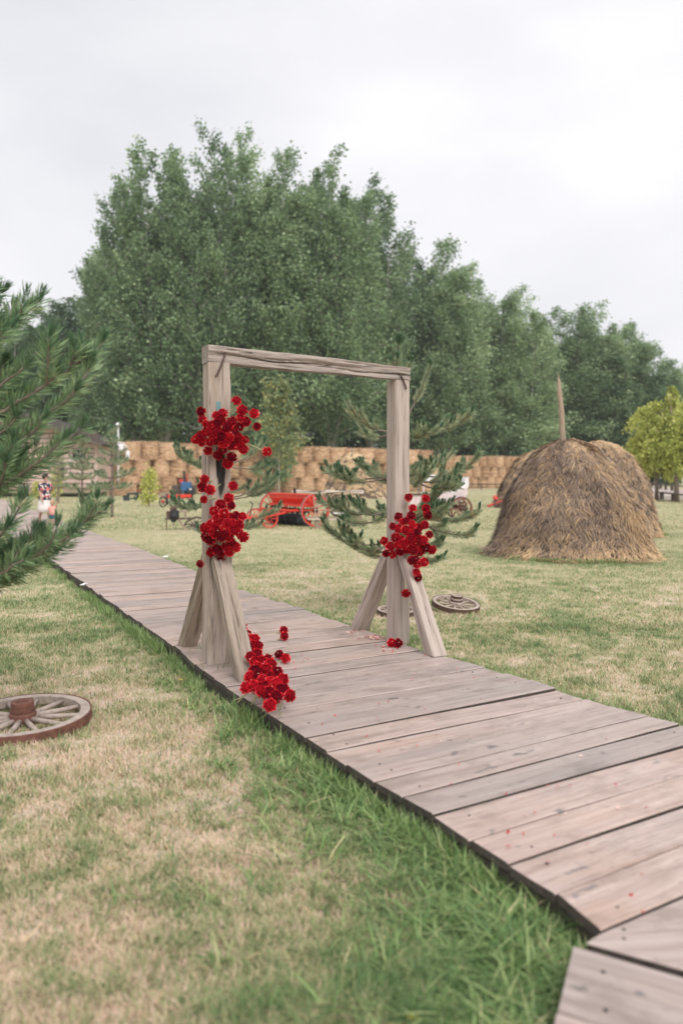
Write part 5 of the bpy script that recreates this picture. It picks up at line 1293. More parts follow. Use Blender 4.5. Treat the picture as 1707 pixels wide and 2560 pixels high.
def hand_chain(J, E_, wrist, d, side, up, r):
    "palm and five fingers as chains rooted in the palm"
    w = Vector(J[wrist][:3]); d = Vector(d).normalized(); s = Vector(side).normalized(); u = Vector(up).normalized(); k = len(J)
    J.append((*(w + d * r * 3.2), r * 1.25, r * .7)); E_.append((wrist, k))
    for i, (o_, L) in enumerate(((-1.15, 2.6), (-.4, 3.1), (.4, 3.0), (1.1, 2.4))):
        b0 = w + d * r * 4.2 + s * r * o_; e1 = b0 + d * r * L * .55 - u * r * .3; e2 = e1 + d * r * L * .4 - u * r * .8
        n = len(J); J += [(*b0, r * .36), (*e1, r * .33), (*e2, r * .28)]; E_ += [(k, n), (n, n + 1), (n + 1, n + 2)]
    n = len(J); t0 = w + d * r * 1.8 + s * r * 1.5; t1 = t0 + d * r * 1.3 + s * r * .5 - u * r * .3; J += [(*t0, r * .42), (*t1, r * .34)]; E_ += [(wrist, n), (n, n + 1)]

def person_woman():
    c = gp(113, 1311, DECK); S = 1.47 / 1.62
    root = empty('person', (c.x, c.y, DECK), RAD(-35)); root.scale = (S, S, S)
    tag(root, 'adult in floral blouse and white skirt walking on the boardwalk holding a child\'s hand', 'person')
    # faces +x (towards the right of the picture and away)
    J = [(0, 0, .88, .135, .15), (0, 0, 1.05, .105, .13), (0, 0, 1.22, .11, .15), (0, 0, 1.33, .09, .13), (.01, 0, 1.40, .048), (.02, 0, 1.46, .062, .07), (.03, 0, 1.53, .078, .085), (.025, 0, 1.60, .05, .055)]
    E_ = [(i, i + 1) for i in range(7)]
    for s in (-1, 1):
        k = len(J); st = .10 * s
        J += [(0, .085 * s, .80, .085), (.02 + st, .08 * s, .47, .052), (-.02 + st * 1.2, .08 * s, .28, .048), (-.03 + st * 1.4, .08 * s, .07, .028), (.04 + st * 1.4, .085 * s, .035, .034, .03), (.12 + st * 1.4, .09 * s, .025, .026, .022)]
        E_ += [(0, k)] + [(k + i, k + i + 1) for i in range(5)]
    # left arm raised and bent in front, right arm down to the child
    k = len(J); J += [(0, .17, 1.30, .05), (.06, .21, 1.08, .04), (.24, .12, 1.16, .032), (.30, .10, 1.20, .024)]; E_ += [(3, k), (k, k + 1), (k + 1, k + 2), (k + 2, k + 3)]
    hand_chain(J, E_, k + 3, (.7, -.1, .7), (0, 1, 0), (-.7, 0, .7), .016)
    k = len(J); J += [(0, -.17, 1.30, .05), (.05, -.22, 1.06, .04), (.15, -.23, .86, .032), (.18, -.23, .80, .024)]; E_ += [(3, k), (k, k + 1), (k + 1, k + 2), (k + 2, k + 3)]
    hand_chain(J, E_, k + 3, (.4, 0, -.9), (1, 0, 0), (0, -1, 0), .016)
    skin_body('body', J, E_, M['skin'], root)
    garment('blouse', [(0, 0, .80, .19, .205), (0, 0, .93, .175, .19), (0, 0, 1.06, .15, .175), (0, 0, 1.22, .155, .20), (0, 0, 1.31, .13, .205), (.0, 0, 1.37, .08, .12), (.01, 0, 1.40, .06, .07)], M['floral'], root, 20)
    for s, ey in ((1, Vector((.05, .205, 1.10))), (-1, Vector((.045, -.215, 1.10)))):
        a = Vector((0, .155 * s, 1.31)); MB().tube([a, a.lerp(ey, .5), ey], [.078, .068, .066], 12, caps=False).obj('sleeve', M['floral'], root, smooth=True)
    garment('skirt', [(0, 0, .40, .225, .235), (0, 0, .55, .21, .222), (0, 0, .72, .19, .205), (0, 0, .84, .175, .185), (0, 0, .90, .155, .165)], M['skirt'], root, 24, -.05)
    head(root, (.03, 0, 1.535), .22, (.75, .66, 0), M['hair'])
    for s in (-1, 1): MB().cbox((.05 + .14 * s, .088 * s, .012), (.24, .085, .022), .01).obj('sandal', M['sandal'], root)
    return root
person_woman()

def person_child():
    c = gp(128, 1314, DECK); root = empty('person', (c.x + .06, c.y - .05, DECK), RAD(-60)); S = .80; root.scale = (S, S, S)
    tag(root, 'small fair haired child in pink shirt and dark shorts beside the adult on the boardwalk', 'person')
    J = [(0, 0, .42, .085, .09), (0, 0, .52, .075, .085), (0, 0, .64, .065, .085), (0, 0, .68, .05), (0, 0, .71, .034), (.01, 0, .76, .062), (.015, 0, .82, .072), (.01, 0, .88, .05)]
    E_ = [(i, i + 1) for i in range(7)]
    for s in (-1, 1):
        k = len(J); st = .05 * s; J += [(0, .05 * s, .36, .058), (st, .05 * s, .20, .04), (st * 1.2 - .01, .05 * s, .05, .027), (st * 1.2 + .05, .052 * s, .025, .028)]; E_ += [(0, k), (k, k + 1), (k + 1, k + 2), (k + 2, k + 3)]
    for s, pts in ((1, [(0, .10, .66), (.05, .14, .72), (.07, .16, .83)]), (-1, [(0, -.10, .66), (.03, -.13, .55), (.08, -.12, .46)])):
        k = len(J); J += [(*pts[0], .03), (*pts[1], .026), (*pts[2], .019)]; E_ += [(3, k), (k, k + 1), (k + 1, k + 2)]
        d = Vector(pts[2]) - Vector(pts[1]); hand_chain(J, E_, k + 2, d, (1, 0, 0), (0, s, 0), .011)
    skin_body('body', J, E_, M['skin'], root)
    garment('shirt', [(0, 0, .38, .125, .125), (0, 0, .50, .11, .115), (0, 0, .62, .10, .125), (0, 0, .67, .075, .11), (0, 0, .70, .05, .055)], M['pink_shirt'], root, 16)
    for s in (-1, 1): MB().tube([(0, .05 * s, .44), (.02 * s, .052 * s, .34), (.035 * s, .052 * s, .25)], [.08, .078, .072], 12, caps=False).obj('shorts', M['teal_cloth'], root, smooth=True)
    for s, e in ((1, (.03, .13, .70)), (-1, (.02, -.125, .57))):
        MB().tube([(0, .09 * s, .665), e], [.05, .046], 10, caps=False).obj('sleeve', M['pink_shirt'], root, smooth=True)
    head(root, (.012, 0, .82), .19, (.9, .3, 0), M['hair_fair'], bob=False)
    for s in (-1, 1): MB().cbox((.04 + .06 * s, .052 * s, .012), (.14, .06, .024), .01).obj('shoe', M['sandal'], root)
person_child()

# ------------------------------------------------------------------ broadleaved trees
def leaf_cloud(C, D, size, tint, droop=.0):
    "one rhombic leaf (or spray of leaves) at each C, long axis near D"
    n = len(C); a = rng.normal(0, 1, (n, 3)); a /= np.linalg.norm(a, axis=1)[:, None]
    d = D + a * .8; d[:, 2] -= droop; d /= np.linalg.norm(d, axis=1)[:, None] + 1e-9
    r = rng.normal(0, 1, (n, 3)); s = np.cross(d, r); s /= np.linalg.norm(s, axis=1)[:, None] + 1e-9
    u = np.cross(s, d); L = (size * (.6 + .8 * rng.random(n)))[:, None]; w = L * (.36 + .12 * rng.random(n))[:, None]
    V = np.stack([C - d * L * .5, C + s * w - d * L * .08, C + d * L * .55, C - s * w - d * L * .08], 1) + 0
    V[:, 1] += u * L * .10; V[:, 3] += u * L * .10
    return V.reshape(-1, 3), np.arange(4 * n).reshape(n, 4), np.repeat(tint, 4)

def poplar_meshes(seed, H=30.0, R=4.6, leaders=7, per=40, lpb=230, base=.10, leafsz=.235, spread=1.0):
    r = random.Random(seed); mb = MB(); C, D, T = [], [], []
    tr = lambda t, p, q: p.lerp(q, t)
    fork = [r.uniform(.10, .30) * H for _ in range(leaders)]; top = [H * (1.0 if i == 0 else r.uniform(.74, .97)) for i in range(leaders)]
    mb.tube([(0, 0, -.2), (0, 0, .3), (.1, 0, .12 * H), (0, .1, .4 * H), (0, 0, .7 * H)], [R * .085, R * .07, R * .055, R * .03, R * .006], 8)
    for i in range(leaders):
        az = 2 * PI * i / leaders + r.uniform(-.5, .5); off = (0.06 if i == 0 else r.uniform(.28, .62)) * R * spread
        e = Vector((math.cos(az) * off, math.sin(az) * off, top[i])); s = Vector((0, 0, fork[i] * .6)); m1 = Vector((e.x * .75, e.y * .75, fork[i] + .35 * (top[i] - fork[i])))
        lp = [s, (s + m1) / 2 + Vector((e.x * .12, e.y * .12, 0)), m1, (m1 + e) / 2 + Vector((r.gauss(0, .15), r.gauss(0, .15), 0)), e]
        mb.tube(lp[:4] + [lp[3].lerp(lp[4], .72)], [R * .038, R * .032, R * .022, R * .009, R * .002], 6)
        cur = lambda t: lp[min(int(t * 4), 3)].lerp(lp[min(int(t * 4), 3) + 1], t * 4 - min(int(t * 4), 3))
        lt = r.uniform(-.12, .12)
        for j in range(per):
            t = .08 + .92 * (j + r.random()) / per; p = cur(t)
            if p.z < base * H: continue
            prof = max(.02, 1 - (max(0, t - .12) / .90) ** 2.2) ** .7; L = R * .80 * prof * r.uniform(.6, 1.15) + .85
            a2 = r.random() * 2 * PI
            if i and r.random() < .5: a2 = az + r.gauss(0, .8)
            el = r.uniform(.45, 1.10) if p.z > .30 * H else r.uniform(.10, .85)
            dv = Vector((math.cos(a2) * math.cos(el), math.sin(a2) * math.cos(el), math.sin(el)))
            q = p + dv * L; q.z = min(q.z, H * 1.03)
            mb.tube([p, p.lerp(q, .5) + Vector((0, 0, .04 * L)), q], [R * .011 * prof + .012, R * .007 * prof + .009, .005], 4, caps=False)
            n = int(lpb * (.6 + .4 * prof) * r.uniform(.6, 1.25))
            u = np.random.default_rng(seed * 1000 + i * 100 + j)
            tt = u.random(n) ** .62; sg = (.19 + .055 * L)
            pts = np.array(p)[None] + np.array(q - p)[None] * tt[:, None] + u.normal(0, 1, (n, 3)) * sg * np.array([[1, 1, 1.25]])
            C.append(pts); D.append(np.repeat(np.array(dv)[None], n, 0)); bt = r.gauss(.5, .14) + lt
            T.append(np.clip(bt + u.normal(0, .17, n), 0, 1))
    C, D, T = np.concatenate(C), np.concatenate(D), np.concatenate(T); k = C[:, 2] > base * H * .6; C, D, T = C[k], D[k], T[k]
    return mb, leaf_cloud(C, D, np.full(len(C), leafsz), T, .25)

POP = []
for sd, kw in ((1, {}), (2, dict(leaders=8, R=5.2)), (3, dict(leaders=6, R=4.4)), (4, dict(leaders=8, R=5.0, base=.06)), (5, dict(leaders=9, R=5.4, base=.07, per=36))):
    mb, (V, Fq, t) = poplar_meshes(sd, **kw)
    POP.append((mb.mesh('trunk', M['bark'], True), np_mesh('crown', V, Fq, M['leaf'], {'tint': t}), kw.get('R', 4.6)))

def poplar(x, ytop, hw, Y, var, label, dark=False, group='poplars of the wood behind the bale walls'):
    b = at(x, 1200, Y); H = (YH - ytop) * Y / FPX + EYE; R = hw * 1.30 * Y / FPX
    tm, cm, R0 = POP[var]; root = empty('poplar_tree', (b.x, Y, 0), random.random() * 6); tag(root, label, 'tree', group)
    sc = (R / R0, R / R0, H / 31.6)
    mobj('trunk', tm, root, scale=sc); cr_ = mobj('crown', cm, root, scale=sc)
    if dark: cr_.material_slots[0].link = 'OBJECT'; cr_.material_slots[0].material = M['leaf_dark']      # darker leaf colour, the wood's shade painted in, same crown mesh

FRONT = [ # x, top row, half width, distance, variant, label
    (40, 778, 100, 90, 3, 'dark low poplar at the left edge of the wood, above the cabin'),
    (150, 748, 82, 88, 4, 'dark round topped poplar second from the left edge, right of the cabin ridge'),
    (258, 580, 66, 84, 1, 'poplar forming the stepped left shoulder of the tall group'),
    (335, 378, 82, 80, 0, 'tall poplar with a loose open crown, leftmost of the tall group'),
    (415, 330, 98, 79, 2, 'tall poplar just left of the highest crown'),
    (515, 303, 108, 78, 4, 'highest poplar of the wood, directly above the left post'),
    (612, 302, 98, 82, 3, 'tall poplar just right of the highest crown'),
    (705, 345, 100, 80, 1, 'tall poplar above the middle of the arch beam'),
    (825, 350, 112, 79, 4, 'broad tall poplar above the right half of the arch beam'),
    (925, 428, 92, 82, 0, 'poplar forming the right shoulder of the tall group, above the right post'),
    (1010, 590, 80, 87, 2, 'poplar in the step right of the tall group'),
    (1105, 578, 100, 86, 1, 'mid high poplar standing right of the tall group'),
    (1205, 690, 82, 90, 0, 'poplar with a thin see through top above the far bale wall'),
    (1300, 705, 88, 92, 3, 'poplar right above the pole of the large haystack'),
    (1405, 748, 84, 97, 2, 'poplar with a pointed twin top right of the haystack pole'),
    (1490, 745, 88, 99, 4, 'broad dark poplar above the right haystack'),
    (1580, 800, 78, 101, 1, 'poplar sloping down above the yellow willows'),
    (1645, 868, 62, 106, 3, 'last low poplar at the right end of the wood')]
for f_ in FRONT:
    f_ = list(f_); f_[3] += 20 if f_[0] >= 1000 else (8 if f_[0] > 900 else 0); poplar(*f_, dark=f_[0] < 200)
for i in range(17):
    x = 0 + 100 * i + random.uniform(-25, 25); yt = float(np.interp(x, [0, 200, 300, 500, 850, 950, 1100, 1300, 1500, 1650], [800, 720, 520, 420, 450, 560, 690, 800, 850, 930])) + random.uniform(-10, 30)
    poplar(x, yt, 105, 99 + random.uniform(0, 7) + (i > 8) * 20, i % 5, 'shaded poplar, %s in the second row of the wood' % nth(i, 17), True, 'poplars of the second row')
# pale far trees beyond the right end
for i, (x, yt, hw) in enumerate(((1672, 905, 40), (1712, 890, 45))): poplar(x, yt, hw, 150 + 6 * i, (0, 2)[i], ('distant pale poplar just right of the end of the wood', 'distant pale poplar at the right edge of the picture')[i], False, None)

# undergrowth along the foot of the wood
def shrub_meshes(seed, n=2600, mat='leaf_dark'):
    u = np.random.default_rng(seed); r = random.Random(seed); mb = MB(); C, D = [], []
    for i in range(11):
        a = r.random() * 2 * PI; L = r.uniform(.5, 1.0); e = Vector((math.cos(a) * .55 * r.random(), math.sin(a) * .55 * r.random(), L))
        mb.tube([(0, 0, -.05), e * .5, e], [.03, .018, .005], 5); m_ = n // 11; t = u.random(m_) ** .6
        C.append(np.array(e)[None] * t[:, None] + u.normal(0, .15, (m_, 3))); D.append(np.repeat(np.array(e)[None], m_, 0))
    C, D = np.concatenate(C), np.concatenate(D); C[:, 2] = np.abs(C[:, 2]) + .03
    V, Fq, t = leaf_cloud(C, D, np.full(len(C), .085), np.clip(u.normal(.45, .2, len(C)), 0, 1), .2)
    return mb.mesh('stems', M['bark_dark'], True), np_mesh('foliage', V, Fq, M[mat], {'tint': t})
SHR = [shrub_meshes(s) for s in (61, 62, 63)]
for i in range(34):
    x = -20 + 51 * i + random.uniform(-12, 12); Y = random.uniform(88, 97) + (18 if x > 950 else 0) + (8 if x > 1350 else 0); p = at(x, 1200, Y); h = random.uniform(3.2, 6.5)
    root = empty('shrub', (p.x, Y, 0), random.random() * 6); tag(root, 'dark leafy shrub at the foot of the wood', 'shrub', 'undergrowth at the foot of the wood')
    st_, fo = SHR[i % 3]; mobj('stems', st_, root, scale=(h * .8, h * .8, h)); mobj('foliage', fo, root, scale=(h * .8, h * .8, h))

# yellow green willows at the right
def willow_meshes(seed):
    r = random.Random(seed); u = np.random.default_rng(seed); mb = MB(); C, D, T = [], [], []
    mb.tube([(0, 0, -.1), (.02, 0, .9), (0, .03, 1.8)], [.17, .13, .11], 8)
    for i in range(16):
        a = 2 * PI * i / 16 + r.uniform(-.3, .3); L = r.uniform(1.4, 2.5); h = r.uniform(3.4, 6.5); p0 = Vector((0, 0, r.uniform(1.5, 2.2))); e = Vector((math.cos(a) * L * r.uniform(.35, 1), math.sin(a) * L * r.uniform(.35, 1), h))
        mb.tube([p0, p0.lerp(e, .5) + Vector((0, 0, .3)), e], [.07, .04, .012], 5)
        for j in range(11):
            q = p0.lerp(e, .25 + .75 * r.random()); dr = Vector((math.cos(a) * r.uniform(-.2, .8) + r.gauss(0, .35), math.sin(a) * r.uniform(-.2, .8) + r.gauss(0, .35), 0)); ln = r.uniform(.7, 1.6); n = 85
            t = u.random(n); P = np.array(q)[None] + np.array(dr)[None] * t[:, None]; P[:, 2] += .25 * np.sin(t * 2.2) - ln * t ** 1.8; P += u.normal(0, .10, (n, 3))
            C.append(P); D.append(np.repeat(np.array([[dr.x * .4, dr.y * .4, -.8]]), n, 0)); T.append(np.clip(u.normal(.5, .2, n) + r.gauss(0, .12), 0, 1))
    C, D, T = np.concatenate(C), np.concatenate(D), np.concatenate(T); k = C[:, 2] > 1.2; V, Fq, t = leaf_cloud(C[k], D[k], np.full(k.sum(), .15), T[k], .2)
    return mb.mesh('trunk', M['pine_bark'], True), np_mesh('crown', V, Fq, M['leaf_yellow'], {'tint': t})
WIL = [willow_meshes(71), willow_meshes(72)]
for i, (x, yb, s, lab) in enumerate(((1640, 1250, .88, 'yellow green willow behind the haystacks, left one of the near pair'), (1690, 1254, 1.06, 'yellow green willow at the right edge, taller one of the near pair'), (1605, 1231, .84, 'small yellow green willow right behind the rear haystack'), (1740, 1246, 1.1, 'yellow green willow cut by the right edge of the picture'))):
    p = gp(x, yb); root = empty('willow_tree', (p.x, p.y, 0), i * 1.7); tag(root, lab, 'tree', 'yellow willows by the path'); tm, cm = WIL[i % 2]; mobj('trunk', tm, root, scale=s); mobj('crown', cm, root, scale=s)

# young trees on the lawn
def sapling(x, yb, ytop, hw, mat, label, seed, n=2400, sz=.10, droop=.5, name='young_tree', low=.25):
    r = random.Random(seed); u = np.random.default_rng(seed); p = gp(x, yb); H = EYE - (ytop - YH) * p.y / FPX; R = hw * p.y / FPX; mb = MB(); C, D, T = [], [], []
    mb.tube([(0, 0, -.05), (.02, 0, H * .4), (-.02, .02, H * .75), (0, 0, H * .98)], [.045, .034, .022, .006], 7)
    nb_ = 34
    for i in range(nb_):
        t = low + (1 - low) * (i + r.random()) / nb_; a = r.random() * 6.28; L = R * (1 - .65 * max(0, (t - .4) / .6)) * r.uniform(.5, 1.05); b0 = Vector((0, 0, t * H)); e = b0 + Vector((math.cos(a) * L, math.sin(a) * L, L * r.uniform(.2, .9)))
        e.z = min(e.z, H); mb.tube([b0, b0.lerp(e, .5) + Vector((0, 0, .04)), e], [.014, .009, .003], 4, caps=False); m_ = n // nb_; q = u.random(m_) ** .6
        P = np.array(b0)[None] + np.array(e - b0)[None] * q[:, None] + u.normal(0, .09 + .05 * R, (m_, 3)); P[:, 2] -= droop * .35 * u.random(m_); C.append(P); D.append(np.repeat(np.array([[0, 0, -droop]]), m_, 0)); T.append(np.clip(u.normal(.5, .25, m_), 0, 1))
    V, Fq, t = leaf_cloud(np.concatenate(C), np.concatenate(D), np.full(nb_ * (n // nb_), sz), np.concatenate(T), droop * .4)
    root = empty(name, (p.x, p.y, 0)); tag(root, label, 'tree'); mb.obj('trunk', M['bark'], root, smooth=True); mobj('crown', np_mesh('crown', V, Fq, M[mat], {'tint': t}), root)
sapling(697, 1262, 955, 78, 'leaf_mixed', 'young pale leafed tree with yellowing leaves seen inside the arch beside the left post', 91, 3600, .15, .5, low=.32)
sapling(373, 1266, 1172, 24, 'leaf_yellow', 'slender drooping yellow green sapling on the lawn left of the arch', 92, 1100, .11, .9, low=.12)
sapling(690, 1235, 985, 60, 'leaf', 'grey green young tree behind the pale one inside the arch', 94, 3000, .22, .3, low=.1)
sapling(142, 1252, 1180, 16, 'leaf_yellow', 'small thin sapling just behind the adult on the boardwalk', 93, 600, .10, .4, low=.15)
sapling(95, 1245, 1205, 14, 'leaf_yellow', 'low yellow green bush left of the adult on the boardwalk', 95, 500, .12, .4, 'bush', .05)

# ------------------------------------------------------------------ pines
def needles(P0, P1, dens, nl, nw, ang, tint0, tips=None):
    "needles round the twig pieces P0->P1 (arrays)"
    d = P1 - P0; L = np.linalg.norm(d, axis=1); n = np.maximum(1, (L * dens).astype(int)); i = np.repeat(np.arange(len(L)), n); m_ = len(i)
    t = rng.random(m_); p = P0[i] + d[i] * t[:, None]; tg = d[i] / (L[i][:, None] + 1e-9)
    r = rng.normal(0, 1, (m_, 3)); r -= tg * (r * tg).sum(1)[:, None]; r /= np.linalg.norm(r, axis=1)[:, None] + 1e-9
    a = ang[i] * (.75 + .5 * rng.random(m_)); v = tg * np.cos(a)[:, None] + r * np.sin(a)[:, None]; v[:, 2] += .12; v /= np.linalg.norm(v, axis=1)[:, None]
    s = np.cross(v, rng.normal(0, 1, (m_, 3))); s /= np.linalg.norm(s, axis=1)[:, None] + 1e-9
    ln = (nl[i] * (.7 + .5 * rng.random(m_)))[:, None]; w = nw * .38
    bow = r * ln * .06
    V = np.stack([p - s * w * 1.1, p + v * ln * .5 + s * w * .8 + bow, p + v * ln, p + v * ln * .5 - s * w * .8 + bow], 1)
    b = np.arange(m_)[:, None] * 4
    T = np.concatenate([b + np.array([[0, 1, 2]]), b + np.array([[0, 2, 3]])])
    tint = np.clip(tint0[i] + rng.normal(0, .13, m_), 0, 1)
    return V.reshape(-1, 3), T, np.repeat(tint, 4)

def pine(loc, H, whorls, label, seed, nl=.09, nw=.0032, dens=520, mat='needle', name='pine_tree', trunk_r=.035, twig=.32, lean=(0, 0), candles=True, az_fn=None, group=None, leader=True, bushy=.55, tips=(), ctint=.16):
    "whorls: list of (z, count, length, lift)"
    r = random.Random(seed); root = empty(name, (loc[0], loc[1], 0)); tag(root, label, 'tree', group)
    mt = MB(); mbr = MB(); tx = lambda z: Vector((lean[0] * (z / H) ** 1.5, lean[1] * (z / H) ** 1.5, z))
    mt.tube([tx(H * k / 8) - Vector((0, 0, .05 if k == 0 else 0)) for k in range(9)], [trunk_r * (1 - .85 * k / 8) for k in range(9)], 9)
    A0, A1, DN, NL, AN_, TT = [], [], [], [], [], []
    def add(a, b, dn, n_, an, tt): A0.append(tuple(a)); A1.append(tuple(b)); DN.append(dn); NL.append(n_); AN_.append(an); TT.append(tt)
    def candle(p, d, sc=1.0):
        if not candles: return
        k = r.choice((1, 2, 2, 3))
        for j in range(k):
            dd = (d.normalized() * .6 + Vector((r.gauss(0, .35), r.gauss(0, .35), .8))).normalized(); L = r.uniform(.045, .085) * sc
            add(p, p + dd * L, 1.7, nl * .52, .40, ctint)
    def branch(p, d, L, rad, depth):
        n = max(4, int(L / .09)); pts = [p]; cur = p; dv = d.normalized()
        for k in range(n):
            t = (k + 1) / n; dv = (dv + Vector((r.gauss(0, .05), r.gauss(0, .05), -.005 + .20 * t ** 2.5 + (.03 if depth else 0)))).normalized(); cur = cur + dv * (L / n); pts.append(cur)
        mbr.tube(pts, [rad * (1 - .8 * k / n) for k in range(n + 1)], 5, caps=False)
        for k in range(n):
            t = k / n
            if depth == 0 and t < .22 and L > .5: continue
            add(pts[k], pts[k + 1], .75 + .5 * t, nl, .85 - .15 * t, .50 + .22 * (1 - t) + r.gauss(0, .08) + (.3 if r.random() < .03 else 0))
        candle(pts[-1], dv)
        if depth < 2:
            k0 = max(1, int(n * .25)); sd = 1
            for k in range(k0, n):
                if r.random() < (bushy if depth == 0 else .28):
                    t = k / n; side = Vector((-dv.y, dv.x, 0)) * sd; sd = -sd; dd = (pts[k] - pts[k - 1]).normalized() * .75 + side * r.uniform(.5, .9) + Vector((0, 0, r.uniform(.0, .3)))
                    branch(pts[k], dd, max(.10, twig * (1.15 - .6 * t) * r.uniform(.7, 1.2) * (1 if depth == 0 else .5)), rad * .55, depth + 1)
    for (z, cnt, L, lift) in whorls:
        a0 = r.random() * 6.28
        for i in range(cnt):
            a = (a0 + 2 * PI * i / cnt + r.uniform(-.3, .3)) if az_fn is None else az_fn(i, cnt, r)
            branch(tx(z + r.uniform(-.04, .04)), Vector((math.cos(a), math.sin(a), lift)), L * r.uniform(.8, 1.1), trunk_r * .42, 0)
    for (z, tip, L0) in tips:
        # a bough from the trunk to a known tip, rising at its end
        p0 = tx(z); e = Vector(tip) - Vector(root.location); n = 16; pts = []
        c1 = p0.lerp(e, .6) - Vector((0, 0, .10 + .10 * L0))
        for k in range(n + 1):
            t = k / n; pts.append((1 - t) ** 2 * p0 + 2 * t * (1 - t) * c1 + t * t * e + Vector((r.gauss(0, .006), r.gauss(0, .006), r.gauss(0, .006))))
        mbr.tube(pts, [trunk_r * .40 * (1 - .8 * k / n) for k in range(n + 1)], 6, caps=False)
        Lb = sum((pts[k + 1] - pts[k]).length for k in range(n)); sd = 1
        for k in range(n):
            t = k / n
            if t > .45: add(pts[k], pts[k + 1], .8 + .4 * t, nl, .85 - .15 * t, .52 + .2 * (1 - t) + r.gauss(0, .05))
            if t > .25 and r.random() < bushy:
                dv = (pts[k + 1] - pts[k]).normalized(); side = Vector((-dv.y, dv.x, 0)) * sd; sd = -sd
                branch(pts[k], dv * .9 + side * r.uniform(.35, .8) + Vector((0, 0, r.uniform(.0, .35))), twig * r.uniform(.6, 1.15), trunk_r * .2, 1)
        candle(pts[-1], e - p0)
    if leader:
        for k in range(6): add(tx(H * (.80 + .033 * k)), tx(H * (.80 + .033 * (k + 1))), 1.1, nl, .7, .4)
        for j in range(6): candle(tx(H), Vector((r.gauss(0, .5), r.gauss(0, .5), .8)), 1.5)
    A0, A1, DN, NL, AN_, TT = [np.array(q) for q in (A0, A1, DN, NL, AN_, TT)]
    outs = []
    for lo, hi in ((0, .9), (.9, 1.5), (1.5, 9)):
        k = (DN >= lo) & (DN < hi)
        if k.any(): outs.append(needles(A0[k], A1[k], dens * float(DN[k].mean()), NL[k], nw, AN_[k], TT[k]))
    V, Fq, t = merge(outs)
    mt.obj('trunk', M['pine_bark'], root, smooth=True); mbr.obj('branches', M['pine_bark'], root, smooth=True); mobj('crown', np_mesh('crown', V, Fq, M[mat], {'tint': t}), root)
    return root
# young pine just behind the right post
p = at(988, 1200, 10.0); H = at(996, 862, 10).z
PT = lambda z, L0, *q: tuple((z, at(x, y, Y), L0) for x, y, Y in q)
pine((p.x, p.y), H, [(.62, 5, .55, .10), (1.05, 5, .6, .14), (1.5, 5, .5, .2), (2.78, 4, .24, .7)], 'young pine with upright candle tips growing behind the right post', 101, .074, .0032, 1400, lean=(.04, 0), trunk_r=.04, bushy=.34, twig=.22,
     tips=PT(2.10, .6, (1168, 1045, 9.9), (882, 1030, 9.9), (1070, 1075, 9.4), (900, 1075, 10.6), (1075, 915, 10.1)) + PT(1.62, .8, (815, 1178, 9.8), (1172, 1165, 9.8), (1150, 1215, 9.3), (850, 1190, 9.4), (905, 1155, 10.6), (1110, 1150, 10.7), (1135, 1190, 9.5), (1060, 1195, 9.3))
     + PT(1.18, .8, (830, 1262, 9.7), (1180, 1290, 9.9), (1178, 1335, 9.5), (860, 1300, 9.3), (1120, 1262, 9.3), (1085, 1240, 9.6)) + PT(.80, .7, (825, 1330, 9.7), (1095, 1400, 9.4), (880, 1360, 9.3), (1100, 1350, 10.2)))
# pine behind the left post
p = at(548, 1200, 13.6); H = at(593, 985, 13.6).z
pine((p.x, p.y), H, [(.6, 3, .45, .15), (1.3, 3, .45, .2), (2.2, 4, .35, .35), (2.6, 3, .2, .7)], 'young pine half hidden behind the flower covered left post', 102, .075, .0042, 1050, lean=(.20, 0), trunk_r=.04, bushy=.34, twig=.22,
     tips=PT(1.75, .6, (680, 1160, 13.4), (450, 1138, 13.4), (660, 1105, 13.9), (470, 1150, 13.0)) + PT(1.2, .6, (690, 1190, 13.3), (445, 1265, 13.3), (680, 1215, 13.7)) + PT(.85, .6, (690, 1275, 13.2), (650, 1310, 13.1)))
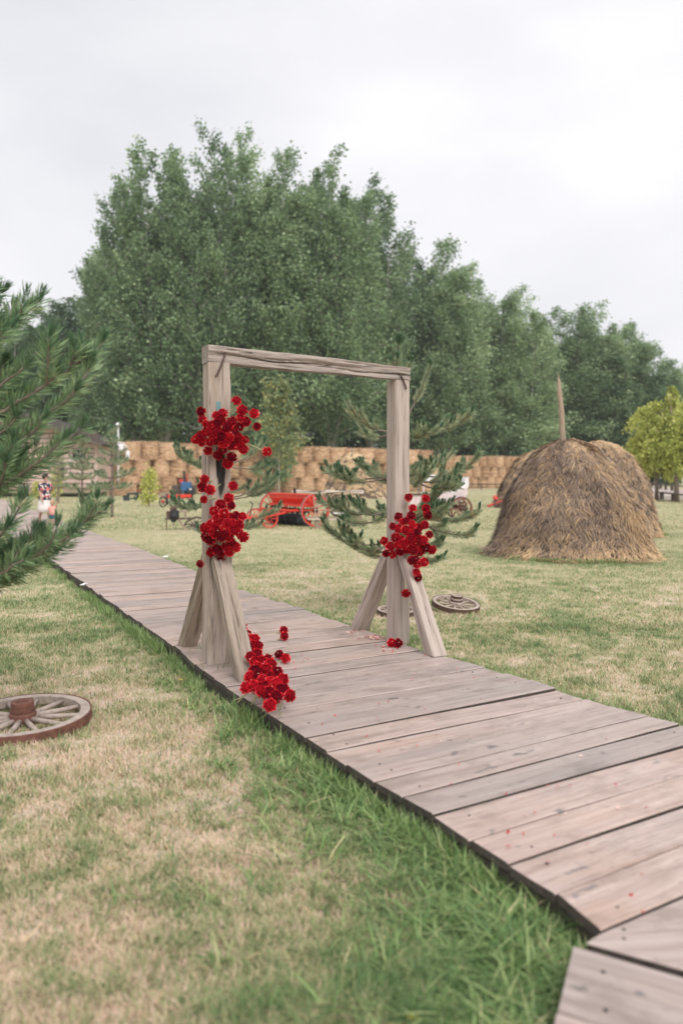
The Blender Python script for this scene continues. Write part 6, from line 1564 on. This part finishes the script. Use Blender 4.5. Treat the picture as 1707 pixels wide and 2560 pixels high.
# small pines on the left lawn
for i, (x, yb, yt, hw, lab, sd) in enumerate(((281, 1293, 1071, 50, 'small pine with bare lower trunk on the lawn, right one of two near the adult', 103), (206, 1277, 1105, 38, 'small pine with bare lower trunk on the lawn, left one of two near the adult', 104), (146, 1258, 1135, 28, 'smallest pine further back just right of the adult', 105))):
    p = gp(x, yb); s = p.y / FPX; H = EYE - (yt - YH) * s; R = hw * s
    pine((p.x, p.y), H, [(H * .31, 5, R, .1), (H * .44, 5, R * 1.0, .15), (H * .58, 5, R * .85, .2), (H * .70, 5, R * .7, .3), (H * .82, 4, R * .5, .4), (H * .93, 4, R * .28, .8)], lab, sd,   .13, .012, 220, trunk_r=.06, twig=.36, bushy=.45)
# big blurred pine at the left edge of the picture: its trunk stands outside the frame
NP = PT(.92, .9, (175, 1345, 4.7), (255, 1283, 4.9), (60, 1400, 4.5), (120, 1390, 4.9), (10, 1330, 4.5), (30, 1440, 5.0)) + PT(1.25, .9, (207, 1078, 4.8), (150, 1105, 4.5), (50, 1140, 4.6)) \
   + PT(1.55, .8, (185, 985, 4.8), (150, 1020, 5.3), (110, 1060, 4.5), (40, 1050, 4.6)) + PT(1.85, .8, (215, 897, 4.9), (90, 880, 5.2), (60, 920, 4.6), (140, 945, 4.5)) + PT(2.2, .6, (40, 800, 4.9), (10, 830, 4.6)) + PT(2.45, .5, (-5, 735, 4.9), (-60, 700, 4.6))
pine((-2.75, 5.0), 3.35, [(.95, 4, .45, .05), (1.4, 4, .45, .08), (1.85, 4, .45, .12), (2.3, 4, .4, .2), (2.6, 4, .35, .35), (2.9, 4, .3, .5)], 'large near pine reaching in from the left edge of the picture', 106, .105, .0030, 520, 'needle_near', trunk_r=.06, twig=.26, bushy=.28, tips=NP, ctint=.22)

# ------------------------------------------------------------------ thin summer haze over the whole place
hz = MB().box((0, 195, 20.5), (680, 490, 43)).obj('haze', None); hz.data.materials.clear()
m = bpy.data.materials.new('haze_air'); m.use_nodes = True; nt = m.node_tree; nt.nodes.clear()
pv = nt.nodes.new('ShaderNodeVolumePrincipled'); pv.inputs['Color'].default_value = (.93, .95, .97, 1); pv.inputs['Density'].default_value = .00045
om = nt.nodes.new('ShaderNodeOutputMaterial'); nt.links.new(pv.outputs[0], om.inputs['Volume']); hz.data.materials.append(m)
tag(hz, 'thin pale haze in the air over the lawn and the wood', None, None, 'stuff')
